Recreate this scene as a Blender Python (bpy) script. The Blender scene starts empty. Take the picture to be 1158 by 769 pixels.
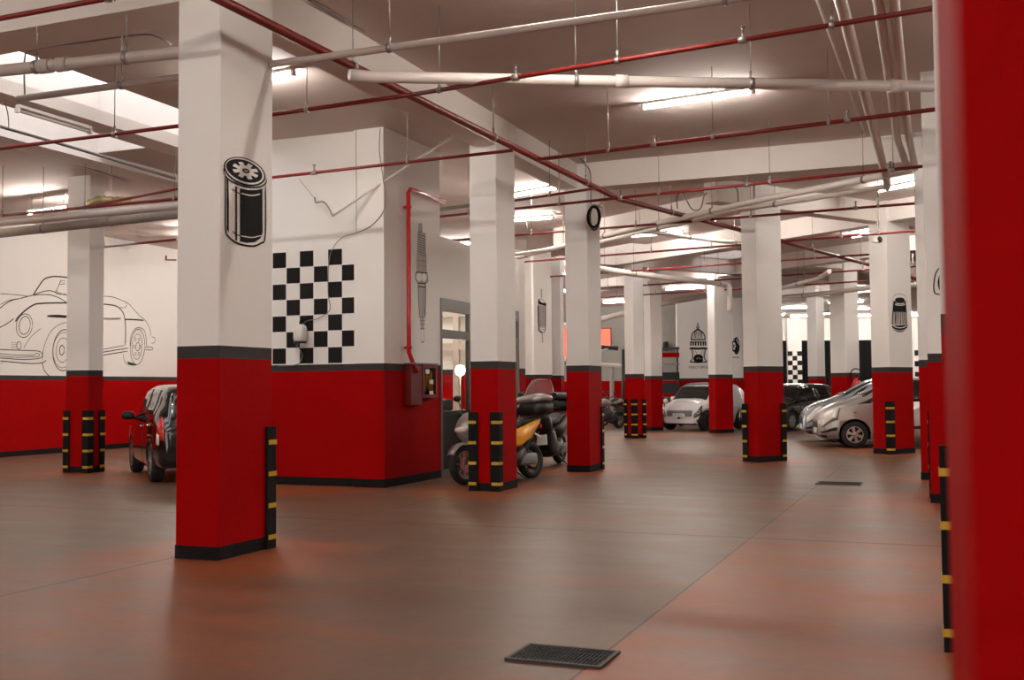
import bpy, bmesh, math, random
from mathutils import Vector, Matrix
random.seed(7)
C = bpy.context.scene
COL = C.collection
PI = math.pi

# ------------------------------------------------------------------ camera model
F_PX = 1215.0; CX, CY = 579.0, 384.5; CAMZ = 1.4
A_ = math.atan(488 / F_PX); P_ = math.atan(55 / F_PX); RO = 0.008
_Fh = Vector((-math.sin(A_), math.cos(A_), 0))
CF = _Fh * math.cos(P_) + Vector((0, 0, math.sin(P_)))
_U0 = -_Fh * math.sin(P_) + Vector((0, 0, math.cos(P_)))
_R0 = Vector((math.cos(A_), math.sin(A_), 0))
CU = _U0 * math.cos(RO) + _R0 * math.sin(RO)
CR = _R0 * math.cos(RO) - _U0 * math.sin(RO)
def ray(x, y): return CF + CR * ((x - CX) / F_PX) - CU * ((y - CY) / F_PX)
O = Vector((0, 0, CAMZ))
def pz(x, y, z):
    d = ray(x, y); return O + d * ((z - CAMZ) / d.z)
def px_(x, y, X):
    d = ray(x, y); return O + d * (X / d.x)
def py_(x, y, Y):
    d = ray(x, y); return O + d * (Y / d.y)
def pn(x, y, p, n):
    d = ray(x, y); n = Vector((n[0], n[1], 0)); p = Vector((p[0], p[1], 0)); return O + d * (p.dot(n) / d.dot(n))
def pd(x, y, dist):
    return O + ray(x, y) * dist

TH = math.radians(34)
E1 = Vector((math.sin(TH), math.cos(TH), 0)); LX = Vector((math.cos(TH), -math.sin(TH), 0))

# ------------------------------------------------------------------ materials
def mat(name, col, rough=0.6, metal=0.0, noise=0.0, nscale=6.0, bump=0.0, bscale=60.0, emit=None, estr=0.0, trans=0.0, coat=0.0, spec=0.5):
    m = bpy.data.materials.new(name); m.use_nodes = True
    nt = m.node_tree; b = nt.nodes['Principled BSDF']
    b.inputs['Base Color'].default_value = (*col, 1)
    b.inputs['Roughness'].default_value = rough
    b.inputs['Metallic'].default_value = metal
    b.inputs['Coat Weight'].default_value = coat
    b.inputs['Specular IOR Level'].default_value = spec
    b.inputs['Transmission Weight'].default_value = trans
    if emit:
        b.inputs['Emission Color'].default_value = (*emit, 1); b.inputs['Emission Strength'].default_value = estr
    if noise or bump:
        tc = nt.nodes.new('ShaderNodeTexCoord')
    if noise:
        n = nt.nodes.new('ShaderNodeTexNoise'); n.inputs['Scale'].default_value = nscale; n.inputs['Detail'].default_value = 6
        nt.links.new(tc.outputs['Object'], n.inputs['Vector'])
        mx = nt.nodes.new('ShaderNodeMix'); mx.data_type = 'RGBA'
        mx.inputs[6].default_value = (*[c * (1 - noise) for c in col], 1)
        mx.inputs[7].default_value = (*[min(1, c * (1 + noise)) for c in col], 1)
        nt.links.new(n.outputs['Fac'], mx.inputs[0]); nt.links.new(mx.outputs[2], b.inputs['Base Color'])
    if bump:
        n2 = nt.nodes.new('ShaderNodeTexNoise'); n2.inputs['Scale'].default_value = bscale; n2.inputs['Detail'].default_value = 4
        nt.links.new(tc.outputs['Object'], n2.inputs['Vector'])
        bp = nt.nodes.new('ShaderNodeBump'); bp.inputs['Strength'].default_value = bump; bp.inputs['Distance'].default_value = 0.01
        nt.links.new(n2.outputs['Fac'], bp.inputs['Height']); nt.links.new(bp.outputs['Normal'], b.inputs['Normal'])
    return m

M = {}
M['white'] = mat('white_plaster', (0.80, 0.77, 0.74), 0.75, noise=0.03, nscale=1.5, bump=0.25, bscale=50)
M['red'] = mat('red_paint', (0.30, 0.0004, 0.0007), 0.7, noise=0.10, nscale=2.5, bump=0.55, bscale=45, spec=0.05)
M['grey'] = mat('grey_band_paint', (0.034, 0.030, 0.029), 0.75, spec=0.25, noise=0.08, bump=0.3, bscale=45)
M['skirt'] = mat('black_skirting', (0.008, 0.007, 0.007), 0.75, noise=0.4, spec=0.15, nscale=12, bump=0.5, bscale=30)
M['ceil'] = mat('ceiling_plaster', (0.62, 0.53, 0.49), 0.8, noise=0.13, nscale=0.9, bump=0.3, bscale=9)  # pink of the red bounce light is put into the plaster colour
M['beam'] = mat('beam_plaster', (0.76, 0.70, 0.66), 0.8, noise=0.04, nscale=1.2, bump=0.2, bscale=20)
M['rubber'] = mat('black_rubber', (0.006, 0.006, 0.006), 0.75, spec=0.15)
M['yellow'] = mat('yellow_reflective', (0.55, 0.33, 0.015), 0.5)
M['redpipe'] = mat('red_pipe_paint', (0.155, 0.010, 0.008), 0.45, noise=0.1, spec=0.3)
M['whitepipe'] = mat('white_pvc', (0.68, 0.61, 0.57), 0.4, noise=0.05, nscale=3)
M['greypipe'] = mat('insulated_pipe', (0.30, 0.25, 0.215), 0.7, noise=0.25, nscale=9, bump=0.6, bscale=14)
M['shade_beige'] = mat('shaded_pipe_beige', (0.44, 0.37, 0.335), 0.5, noise=0.1, nscale=3)  # shade on the left pipes put into the colour; also beige office frame
M['steel'] = mat('galvanised_steel', (0.32, 0.30, 0.28), 0.4, metal=0.7)
M['darksteel'] = mat('dark_steel', (0.05, 0.05, 0.05), 0.4, metal=0.5)
M['cable'] = mat('grey_cable', (0.20, 0.185, 0.17), 0.6)
M['blackpaint'] = mat('mural_black', (0.014, 0.013, 0.013), 0.8, noise=0.2, spec=0.1, nscale=20)
M['line'] = mat('mural_line', (0.04, 0.038, 0.038), 0.8, spec=0.1)
M['silverline'] = mat('mural_grey', (0.42, 0.39, 0.37), 0.7)
M['lampbody'] = mat('lamp_housing', (0.7, 0.68, 0.64), 0.4)
M['tube'] = mat('fluorescent_tube', (1, 1, 1), 0.5, emit=(1.0, 0.93, 0.84), estr=120.0)
M['day'] = mat('skylight_pane', (0.9, 0.9, 0.9), 0.5, emit=(0.96, 0.98, 1.0), estr=0.85)
M['paneframe'] = mat('storefront_frame', (0.12, 0.108, 0.098), 0.45, metal=0.3)
M['darkpanel'] = mat('dark_green_panel', (0.014, 0.015, 0.011), 0.5, spec=0.2)
M['glass'] = mat('clear_glass', (0.95, 0.97, 0.96), 0.02, trans=1.0)
M['glass'].node_tree.nodes['Principled BSDF'].inputs['IOR'].default_value = 1.1
M['carglass'] = mat('tinted_car_glass', (0.012, 0.013, 0.014), 0.05, spec=0.8)
M['carwhite'] = mat('white_car_paint', (0.80, 0.80, 0.82), 0.25, coat=0.8)
M['carblack'] = mat('black_car_paint', (0.006, 0.006, 0.007), 0.14, coat=1.0)
M['carsilver'] = mat('silver_car_paint', (0.50, 0.47, 0.44), 0.28, metal=0.55, coat=0.8)
M['carblue'] = mat('blue_silver_car_paint', (0.34, 0.38, 0.43), 0.25, metal=0.6, coat=0.8)
M['tyre'] = mat('tyre_rubber', (0.012, 0.012, 0.012), 0.75)
M['rim'] = mat('alloy_rim', (0.55, 0.54, 0.52), 0.3, metal=0.8)
M['darkrim'] = mat('dark_alloy', (0.05, 0.05, 0.05), 0.35, metal=0.6)
M['plastic'] = mat('black_plastic', (0.010, 0.010, 0.010), 0.4, spec=0.35)
M['greyplastic'] = mat('grey_plastic', (0.20, 0.20, 0.20), 0.4)
M['lamp_clear'] = mat('clear_lamp_lens', (0.80, 0.77, 0.70), 0.08, coat=1.0)
M['lamp_red'] = mat('red_lamp_lens', (0.55, 0.02, 0.015), 0.12, coat=1.0)
M['chrome'] = mat('chrome', (0.75, 0.74, 0.72), 0.12, metal=1.0)
M['plate'] = mat('number_plate_white', (0.8, 0.8, 0.8), 0.4)
M['yellowbike'] = mat('yellow_fairing', (0.90, 0.40, 0.008), 0.3, coat=0.8)
M['silverbike'] = mat('silver_fairing', (0.36, 0.34, 0.33), 0.3, metal=0.5, coat=0.5)
M['seat'] = mat('seat_vinyl', (0.012, 0.012, 0.014), 0.5, spec=0.3)
M['bikeglass'] = mat('smoked_windscreen', (0.75, 0.75, 0.75), 0.03, trans=0.9)
M['bikeglass'].node_tree.nodes['Principled BSDF'].inputs['IOR'].default_value = 1.08
M['grate'] = mat('cast_iron', (0.010, 0.009, 0.009), 0.7, spec=0.2, bump=0.6, bscale=40)
M['rim_metal'] = mat('grate_frame', (0.045, 0.04, 0.036), 0.6, metal=0.3)
M['hose'] = mat('yellow_hose', (0.45, 0.28, 0.02), 0.5)
M['label'] = mat('white_sticker', (0.75, 0.68, 0.62), 0.5)
M['orangelit'] = mat('lit_orange_pane', (0.8, 0.1, 0.05), 0.5, emit=(1.0, 0.085, 0.05), estr=0.9, noise=0.3, nscale=3)
M['concrete'] = mat('grey_concrete', (0.36, 0.34, 0.31), 0.8, noise=0.15, nscale=2, bump=0.3)
M['bulb'] = mat('desk_lamp_bulb', (1, 1, 1), 0.5, emit=(1.0, 0.85, 0.6), estr=40)
M['blackdoor'] = mat('black_roller_door', (0.006, 0.006, 0.006), 0.8, spec=0.1)
M['extred'] = mat('extinguisher_red', (0.5, 0.01, 0.01), 0.25, coat=0.6)
M['ductwrap'] = mat('foil_wrap', (0.5, 0.42, 0.2), 0.4, metal=0.3, noise=0.4, nscale=14, bump=0.8, bscale=20)

def floor_material():
    m = bpy.data.materials.new('resin_floor'); m.use_nodes = True
    nt = m.node_tree; N = nt.nodes; L = nt.links; b = N['Principled BSDF']
    tc = N.new('ShaderNodeTexCoord')
    def math_(op, a, bb=None, c=None):
        n = N.new('ShaderNodeMath'); n.operation = op
        for i, q in enumerate((a, bb, c)):
            if q is None: continue
            if isinstance(q, (int, float)): n.inputs[i].default_value = q
            else: L.new(q, n.inputs[i])
        return n.outputs[0]
    def noise(scale, detail=6, sx=1, sy=1, rough=0.55):
        mp = N.new('ShaderNodeMapping'); mp.inputs['Scale'].default_value = (sx, sy, 1)
        L.new(tc.outputs['Object'], mp.inputs['Vector'])
        n = N.new('ShaderNodeTexNoise'); n.inputs['Scale'].default_value = scale; n.inputs['Detail'].default_value = detail; n.inputs['Roughness'].default_value = rough
        L.new(mp.outputs[0], n.inputs['Vector']); return n.outputs['Fac']
    sep = N.new('ShaderNodeSeparateXYZ'); L.new(tc.outputs['Object'], sep.inputs[0])
    X, Y = sep.outputs[0], sep.outputs[1]
    # painted bays: the red resin survives on the right-hand bay and near the camera
    def ramp(v, lo, hi):
        n = N.new('ShaderNodeMapRange'); n.inputs['From Min'].default_value = lo; n.inputs['From Max'].default_value = hi; n.clamp = True
        L.new(v, n.inputs['Value']); return n.outputs['Result']
    bay = math_('MULTIPLY', ramp(X, -1.73, -1.70), ramp(Y, 14.5, 8.0))
    near = math_('MULTIPLY', ramp(Y, 7.6, 5.6), ramp(X, -2.4, -5.0))
    big = noise(0.32, 5, 1, 1.6)
    mid = noise(1.3, 8, 0.6, 1.6, 0.65)
    fine = noise(7, 8, 1, 1, 0.7)
    wear = math_('ADD', math_('MULTIPLY', big, 1.1), math_('MULTIPLY', mid, 0.8))
    # worn ring of fresh red left around pillar feet
    ringv = None
    for (px, py) in ((-5.8, 7.7), (-5.85, 13.8), (-5.7, 17.5), (-14.0, 14.7), (-3.2, 20.6), (-1.0, 23.6), (-8.0, 29.2), (-8.6, 13.3), (-1.2, 24.6), (-7.0, 31.5), (0, 17.2), (0.1, 14), (-12.0, 14.2)):
        d = math_('SQRT', math_('ADD', math_('POWER', math_('SUBTRACT', X, px), 2), math_('POWER', math_('SUBTRACT', Y, py), 2)))
        r = ramp(d, 1.5, 0.4)
        ringv = r if ringv is None else math_('MAXIMUM', ringv, r)
    f = math_('ADD', math_('SUBTRACT', wear, 1.02), math_('ADD', math_('MULTIPLY', bay, 0.50), math_('ADD', math_('MULTIPLY', near, 0.30), math_('MULTIPLY', ringv, 0.80))))
    f = ramp(f, -0.05, 0.50)
    f = math_('MULTIPLY', f, 0.9)
    mx = N.new('ShaderNodeMix'); mx.data_type = 'RGBA'
    mx.inputs[6].default_value = (0.155, 0.091, 0.060, 1); mx.inputs[7].default_value = (0.32, 0.092, 0.035, 1)
    L.new(f, mx.inputs[0])
    mx2 = N.new('ShaderNodeMix'); mx2.data_type = 'RGBA'; mx2.blend_type = 'MULTIPLY'; mx2.inputs[0].default_value = 1
    L.new(mx.outputs[2], mx2.inputs[6])
    cr = N.new('ShaderNodeValToRGB'); cr.color_ramp.elements[0].position = 0.25; cr.color_ramp.elements[0].color = (0.55, 0.52, 0.50, 1)
    cr.color_ramp.elements[1].position = 0.75; cr.color_ramp.elements[1].color = (1.0, 1.0, 1.0, 1)
    L.new(math_('ADD', math_('MULTIPLY', mid, 0.6), math_('MULTIPLY', fine, 0.4)), cr.inputs[0]); L.new(cr.outputs[0], mx2.inputs[7])
    # saw-cut joints
    wob = math_('MULTIPLY', math_('SUBTRACT', fine, 0.5), 0.012)
    def joint(v, at, w=0.010):
        return math_('LESS_THAN', math_('ABSOLUTE', math_('ADD', math_('SUBTRACT', v, at), wob)), w)
    j = math_('MAXIMUM', joint(X, -1.70), joint(X, -6.07, .016))
    j = math_('MAXIMUM', j, joint(X, 2.6)); j = math_('MAXIMUM', j, joint(X, -10.4))
    j = math_('MAXIMUM', j, joint(Y, 10.13, .026)); j = math_('MAXIMUM', j, joint(Y, 2.2)); j = math_('MAXIMUM', j, joint(Y, 18.4, .03))
    mx3 = N.new('ShaderNodeMix'); mx3.data_type = 'RGBA'; mx3.inputs[7].default_value = (0.035, 0.02, 0.016, 1)
    L.new(math_('MULTIPLY', j, 0.85), mx3.inputs[0]); L.new(mx2.outputs[2], mx3.inputs[6])
    L.new(mx3.outputs[2], b.inputs['Base Color'])
    rr = N.new('ShaderNodeMapRange'); rr.inputs['To Min'].default_value = 0.28; rr.inputs['To Max'].default_value = 0.55
    L.new(mid, rr.inputs['Value']); L.new(rr.outputs[0], b.inputs['Roughness'])
    b.inputs['Specular IOR Level'].default_value = 0.16
    bp = N.new('ShaderNodeBump'); bp.inputs['Strength'].default_value = 0.12; bp.inputs['Distance'].default_value = 0.02
    L.new(math_('ADD', mid, math_('MULTIPLY', fine, 0.3)), bp.inputs['Height']); L.new(bp.outputs[0], b.inputs['Normal'])
    return m
M['floor'] = floor_material()

# ------------------------------------------------------------------ mesh helpers
class MB:
    def __init__(s): s.v = []; s.f = []; s.m = []; s.s = []
    def add(s, vs, fs, mi=0, smooth=False):
        o = len(s.v); s.v += [Vector(q) for q in vs]
        for f in fs: s.f.append([i + o for i in f]); s.m.append(mi); s.s.append(smooth)
        return s
    def box(s, x0, x1, y0, y1, z0, z1, mi=0, T=None):
        vs = [Vector((x, y, z)) for x in (x0, x1) for y in (y0, y1) for z in (z0, z1)]
        if T: vs = [T @ q for q in vs]
        return s.add(vs, [(0, 1, 3, 2), (4, 6, 7, 5), (0, 4, 5, 1), (2, 3, 7, 6), (0, 2, 6, 4), (1, 5, 7, 3)], mi)
    def rbox(s, c, size, r=0.02, mi=0, T=None, n=3):
        # rounded box: superellipse-ish by bevelling vertical + top edges
        bm = bmesh.new(); bmesh.ops.create_cube(bm, size=1.0)
        for q in bm.verts: q.co = Vector((q.co.x * size[0], q.co.y * size[1], q.co.z * size[2]))
        bmesh.ops.bevel(bm, geom=list(bm.edges), offset=min(r, min(size) * 0.49), segments=n, affect='EDGES', profile=0.5)
        bm.verts.ensure_lookup_table()
        vs = [q.co + Vector(c) for q in bm.verts]
        if T: vs = [T @ q for q in vs]
        fs = [[q.index for q in f.verts] for f in bm.faces]; bm.free()
        return s.add(vs, fs, mi, True)
    def tube(s, pts, r, n=10, mi=0, cap=True, closed=False):
        pts = [Vector(p) for p in pts]; k = len(pts); rs = r if isinstance(r, (list, tuple)) else [r] * k
        rings = []; up = None
        for i, p in enumerate(pts):
            if closed: d = pts[(i + 1) % k] - pts[i - 1]
            else: d = (pts[min(i + 1, k - 1)] - pts[max(i - 1, 0)])
            d.normalize()
            if up is None:
                up = Vector((0, 0, 1)) if abs(d.z) < 0.9 else Vector((1, 0, 0))
            a = d.cross(up)
            if a.length < 1e-6: a = d.cross(Vector((0, 1, 0.1)))
            a.normalize(); b = a.cross(d).normalized(); up = b
            rings.append([p + (a * math.cos(2 * PI * j / n) + b * math.sin(2 * PI * j / n)) * rs[i] for j in range(n)])
        vs = [q for R in rings for q in R]; fs = []
        for i in range(k if closed else k - 1):
            i2 = (i + 1) % k
            for j in range(n):
                j2 = (j + 1) % n
                fs.append((i * n + j, i * n + j2, i2 * n + j2, i2 * n + j))
        s.add(vs, fs, mi, True)
        if cap and not closed:
            o = len(s.v) - len(vs)
            s.f.append([o + j for j in range(n)][::-1]); s.m.append(mi); s.s.append(False)
            s.f.append([o + (k - 1) * n + j for j in range(n)]); s.m.append(mi); s.s.append(False)
        return s
    def lathe(s, prof, axis='z', c=(0, 0, 0), n=32, mi=0, T=None, smooth=True):
        c = Vector(c); vs = []
        for (r, h) in prof:
            for j in range(n):
                a = 2 * PI * j / n; x, y = r * math.cos(a), r * math.sin(a)
                q = Vector((x, y, h)) if axis == 'z' else (Vector((x, h, y)) if axis == 'y' else Vector((h, x, y)))
                vs.append(c + q)
        if T: vs = [T @ q for q in vs]
        fs = []
        for i in range(len(prof) - 1):
            for j in range(n):
                j2 = (j + 1) % n; fs.append((i * n + j, i * n + j2, (i + 1) * n + j2, (i + 1) * n + j))
        s.add(vs, fs, mi, smooth); return s
    def loft(s, secs, n=16, e=2.6, mi=0, T=None):
        # secs: (x, yc, zc, half_w, half_h[, tilt])
        vs = []
        for sc in secs:
            x, yc, zc, hw, hh = sc[:5]; tl = sc[5] if len(sc) > 5 else 0
            for j in range(n):
                a = 2 * PI * j / n; ca, sa = math.cos(a), math.sin(a)
                yy = hw * math.copysign(abs(ca) ** (2 / e), ca); zz = hh * math.copysign(abs(sa) ** (2 / e), sa)
                vs.append(Vector((x + zz * tl, yc + yy, zc + zz)))
        if T: vs = [T @ q for q in vs]
        k = len(secs); fs = []
        for i in range(k - 1):
            for j in range(n):
                j2 = (j + 1) % n; fs.append((i * n + j, i * n + j2, (i + 1) * n + j2, (i + 1) * n + j))
        fs.append(tuple(range(n))[::-1]); fs.append(tuple((k - 1) * n + j for j in range(n)))
        return s.add(vs, fs, mi, True)
    def build(s, name, mats, parent=None, mw=None):
        if not isinstance(mats, (list, tuple)): mats = [mats]
        me = bpy.data.meshes.new(name); me.from_pydata([tuple(q) for q in s.v], [], s.f)
        for m in mats: me.materials.append(M[m] if isinstance(m, str) else m)
        me.polygons.foreach_set('material_index', s.m); me.polygons.foreach_set('use_smooth', s.s)
        bm = bmesh.new(); bm.from_mesh(me); bmesh.ops.recalc_face_normals(bm, faces=bm.faces); bm.to_mesh(me); bm.free()
        me.update()
        o = bpy.data.objects.new(name, me); COL.objects.link(o)
        if parent: o.parent = parent
        return o

def tag(o, label=None, cat=None, group=None, kind=None):
    if label: o['label'] = label
    if cat: o['category'] = cat
    if group: o['group'] = group
    if kind: o['kind'] = kind
    return o
def thing(name, label, cat, loc=(0, 0, 0), rotz=0, group=None):
    o = bpy.data.objects.new(name, None); COL.objects.link(o); o.location = loc; o.rotation_euler = (0, 0, rotz)
    o.empty_display_size = 0.1
    return tag(o, label, cat, group)
def struct(o): o['kind'] = 'structure'; return o
def evaluate(o):
    dg = bpy.context.evaluated_depsgraph_get(); dg.update()
    me = bpy.data.meshes.new_from_object(o.evaluated_get(dg)); old = o.data
    o.modifiers.clear(); o.data = me; bpy.data.meshes.remove(old)
def cut(o, cutters):
    for c in cutters:
        md = o.modifiers.new('b', 'BOOLEAN'); md.operation = 'DIFFERENCE'; md.object = c; md.solver = 'EXACT'
    evaluate(o)
    for c in cutters:
        me = c.data; bpy.data.objects.remove(c); bpy.data.meshes.remove(me)
def smooth_path(pts, k=6):
    pts = [Vector(p) for p in pts]; out = []
    for i in range(len(pts) - 1):
        p0 = pts[max(i - 1, 0)]; p1 = pts[i]; p2 = pts[i + 1]; p3 = pts[min(i + 2, len(pts) - 1)]
        for j in range(k):
            t = j / k
            out.append(0.5 * ((2 * p1) + (-p0 + p2) * t + (2 * p0 - 5 * p1 + 4 * p2 - p3) * t * t + (-p0 + 3 * p1 - 3 * p2 + p3) * t ** 3))
    out.append(pts[-1]); return out
def copy_tree(o, parent=None):
    c = o.copy(); COL.objects.link(c); c.parent = parent
    for ch in list(o.children): copy_tree(ch, c)
    return c

ZC = 5.20      # ceiling
ZB = 4.78      # beam soffit
ZBAND = 1.78   # top of the grey band

# ------------------------------------------------------------------ floor, ceiling, beams
struct(MB().box(-19.4, 14.4, -8.4, 74, -0.2, 0).build('floor', 'floor'))
ceil = MB().box(-19.4, 14.4, -8.4, 74, ZC, ZC + 0.35).build('ceiling', 'ceil')
wells = []     # (matrix, sx, sy)
def well(cx, cy, sx, sy, rot): wells.append((Matrix.Translation((cx, cy, 0)) @ Matrix.Rotation(rot, 4, 'Z'), sx, sy))
well(-10.95, 9.9, 2.95, 6.8, 0)
well(-8.0, 28.6, 2.2, 1.7, -TH)
well(-5.6, 31.0, 1.6, 1.4, -TH)
well(-4.6, 26.6, 2.6, 1.6, -TH)
well(-10.6, 30.3, 2.2, 1.6, -TH)
cutters = []
for T, sx, sy in wells:
    cutters.append(MB().box(-sx / 2, sx / 2, -sy / 2, sy / 2, ZC - 0.1, ZC + 0.6, T=T).build('c', 'ceil'))
cut(ceil, cutters); struct(ceil)
for i, (T, sx, sy) in enumerate(wells):
    b = MB(); h0, h1 = ZC + 0.0, ZC + 1.1; t = 0.12
    i_ = .012; b.box(-sx / 2 - t, -sx / 2 + i_, -sy / 2 - t, sy / 2 + t, h0 + .002, h1, T=T); b.box(sx / 2 - i_, sx / 2 + t, -sy / 2 - t, sy / 2 + t, h0 + .002, h1, T=T)
    b.box(-sx / 2 + i_, sx / 2 - i_, -sy / 2 - t, -sy / 2 + i_, h0 + .002, h1, T=T); b.box(-sx / 2 + i_, sx / 2 - i_, sy / 2 - i_, sy / 2 + t, h0 + .002, h1, T=T)
    w = b.build('window_%d' % (i + 1), 'beam'); struct(w)
    MB().box(-sx / 2 - t, sx / 2 + t, -sy / 2 - t, sy / 2 + t, h1, h1 + 0.03, T=T).build('pane', 'day', w)

def beam(name, x0, x1, y0, y1, z0=ZB, T=None):
    return struct(MB().box(x0, x1, y0, y1, z0, ZC + 0.01, T=T).build(name, 'beam'))
LT = Matrix.Rotation(-TH, 4, 'Z')     # far bay frame: local x = LX, local y = E1
beam('trim_1', -6.02, -5.68, -8, 17.2)                    # beam over the front row of pillars
beam('trim_2', -19, -6.02, 7.45, 7.95)
beam('trim_3', -5.68, 0.0, 17.17, 17.6)
beam('trim_4', 0.0, 0.45, -8, 17.6)
beam('trim_5', -10.95, -10.5, 6.0, 13.4, ZC - 0.17)
beam('trim_6', -12.9, -12.4, 6.0, 22.0, ZC - 0.14)
beam('trim_7', -14.30, -13.98, 14.0, 46, ZB, LT)
beam('trim_8', -20.5, -14.3, 15.1, 15.5, ZB, LT)
beam('trim_9', -13.98, -4, 18.75, 19.15, ZB, LT)
beam('trim_10', -24.0, -14.3, 18.9, 19.2, ZB, LT)
beam('trim_11', -30, -14.3, 23.6, 24.0, ZB, LT)
beam('trim_12', -30, -4, 32.4, 32.8, ZB, LT)
beam('trim_13', -23.1, -22.8, 17.7, 46, ZB, LT)
beam('trim_14', -20.6, -20.25, 24.0, 46, ZB, LT)

# painted walls: skirting, red, grey, white bands as separate faces of one mesh
def bands(b, rect, T=None, zc=ZC + 0.01, base=0.12, mats=(3, 1, 2, 0)):
    x0, x1, y0, y1 = rect
    zs = [0, base, ZBAND - 0.10, ZBAND, zc]
    for i in range(4):
        b.box(x0, x1, y0, y1, zs[i], zs[i + 1], mats[i], T)
WM = ['white', 'red', 'grey', 'skirt']
def wall(name, rect, T=None, **k):
    b = MB(); bands(b, rect, T, **k); return struct(b.build(name, WM))
wall_left = wall('wall_left', (-19.3, -19.0, -8.2, 30))
wall('wall_left_back', (-19.0, -10.5, 30.0, 30.3))
wall('wall_near', (-19.3, -13, -8.4, -8.1)); wall('wall_near_right', (9, 14.3, -8.4, -8.1))
struct(MB().box(-13, 9, -8.4, -8.1, 4.7, ZC + .01).build('wall_near_lintel', 'white'))   # wide opening added behind the camera to let in frontal fill light
wall('wall_right', (14.0, 14.3, -8.1, 74))
# block of the office, in front of which the scooters stand
wall_office = wall('wall_office', (-9.75, -7.44, 13.66, 15.46))
wall('wall_office_pier', (-7.93, -7.439, 13.60, 13.66))
b = MB(); b.box(-9.45, -7.44, 15.46, 18.9, 3.72, 3.85, 0); b.box(-7.56, -7.44, 15.46, 18.9, 2.86, 3.72, 0); struct(b.build('wall_office_upper', ['white']))
wall('wall_office_back', (-9.75, -9.45, 15.46, 19.2), zc=3.85)
wall('wall_office_end', (-9.45, -7.44, 18.9, 19.2), zc=3.85)
# wall running off in the rotated bay with the fuel filter mural
wall_filter = wall('wall_filter', (-30, -24.19, 11.6, 17.65), LT)
wall('wall_filter_pier', (-24.19, -24.09, 17.05, 17.66), LT)

# ------------------------------------------------------------------ columns
def guard_mb(sx, sy, h=1.08, leg=0.12, t=0.018):
    b = MB()
    b.box(min(0, -sx * leg), max(0, -sx * leg), min(0, sy * t), max(0, sy * t), 0.0, h)
    b.box(min(0, sx * t), max(0, sx * t), min(sy * t, -sy * leg), max(sy * t, -sy * leg), 0.0, h)
    return b
cols = {}
def column(key, corner, wx, wy, label, guards=(), rot=0, zband=None, solidred=False):
    """corner = the near, right-hand corner of the pillar"""
    t = thing('column', label, 'column', (corner[0], corner[1], 0), rot, 'painted concrete columns')
    b = MB(); x0, x1, y0, y1 = -wx, 0, 0, wy
    zs = [0.0, 0.11, ZBAND - 0.105, ZBAND, ZC - 0.002]; mi = [3, 1, 2, 0]
    ch = 0.012
    ring = [(x0 + ch, y0), (x1 - ch, y0), (x1, y0 + ch), (x1, y1 - ch), (x1 - ch, y1), (x0 + ch, y1), (x0, y1 - ch), (x0, y0 + ch)]
    for i in range(4):
        e = 0.006 if i == 0 else 0
        rr = [(x + (e if x > (x0 + x1) / 2 else -e), y + (e if y > (y0 + y1) / 2 else -e)) for x, y in ring]
        vs = [(x, y, zs[i]) for x, y in rr] + [(x, y, zs[i + 1]) for x, y in rr]
        n = 8; fs = [(j, (j + 1) % n, n + (j + 1) % n, n + j) for j in range(n)] + [tuple(range(n))[::-1], tuple(range(n, 2 * n))]
        b.add(vs, fs, mi[i])
    b.build('shaft', WM, t)
    for (sx, sy) in guards:
        gx = 0 if sx > 0 else -wx; gy = 0 if sy < 0 else wy
        T = Matrix.Translation((gx + sx * 0.007, gy + sy * 0.007, 0))
        g = guard_mb(sx, sy)
        g.v = [T @ q for q in g.v]; go = g.build('corner_guard', 'rubber', t)
        for z in (0.08, 0.36, 0.64, 0.92):
            s = MB(); lg = 0.098; o_ = 0.018
            a0, a1 = sorted((-sx * lg, sx * (o_ + 0.003))); c0, c1 = sorted((sy * o_, sy * (o_ + 0.004)))
            s.box(a0, a1, c0, c1, z, z + 0.042)
            a0, a1 = sorted((sx * o_, sx * (o_ + 0.004))); c0, c1 = sorted((-sy * lg, sy * (o_ + 0.0)))
            s.box(a0, a1, c0, c1, z, z + 0.042)
            s.v = [T @ q for q in s.v]; s.build('yellow_strip', 'yellow', go)
    cols[key] = t
    return t
column('C1', (-5.60, 7.39), 0.44, 0.77, 'large red and white column with an oil filter painted on its side', [(1, 1)])
column('C2', (-5.67, 13.58), 0.41, 0.69, 'red and white column between the scooters and the open aisle, two corner guards', [(-1, -1), (1, -1)])
column('C3', (-5.51, 17.15), 0.40, 0.74, 'red and white column with a coiled hose hung near its top', [(1, 1)])
column('C0', (-13.78, 14.57), 0.51, 0.36, 'leftmost column, standing before the wall painted with a sports car', [(-1, -1), (1, -1), (1, 1)])
column('C4', (-7.97, 28.86), 0.38, 0.39, 'slim far column with three black corner guards, left of the white car', [(-1, -1), (1, -1), (1, 1)], -TH)
column('C5', (-8.85, 34.18), 0.34, 0.49, 'slim far column without guards, at the nose of the white car', (), -TH)
column('C6', (-6.44, 32.57), 0.31, 0.75, 'red and white column hiding the door of the white car', (), -TH)
column('C7', (-3.20, 20.21), 0.38, 0.69, 'column right of the white car, guards on both outer corners', [(-1, -1), (1, 1)], -TH)
column('C8', (-1.03, 23.22), 0.44, 0.78, 'column with an air filter mural, in front of the silver car', [(1, -1)], -TH)
column('C9', (-2.61, 32.22), 0.55, 0.61, 'column behind the silver cars with a fire extinguisher beside it', (), -TH)
column('C10', (-4.42, 41.8), 0.46, 0.45, 'farthest column, behind the black car, one low corner guard', [(1, -1)], -TH)
column('C12', (0.08, 17.14), 0.43, 0.46, 'white and red column right of the silver car, farther of the aligned pair', ())
column('C13', (0.22, 13.81), 0.40, 0.70, 'column of the aligned pair at right nearer the camera, edge of a mural showing', [(-1, 1)])
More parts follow.
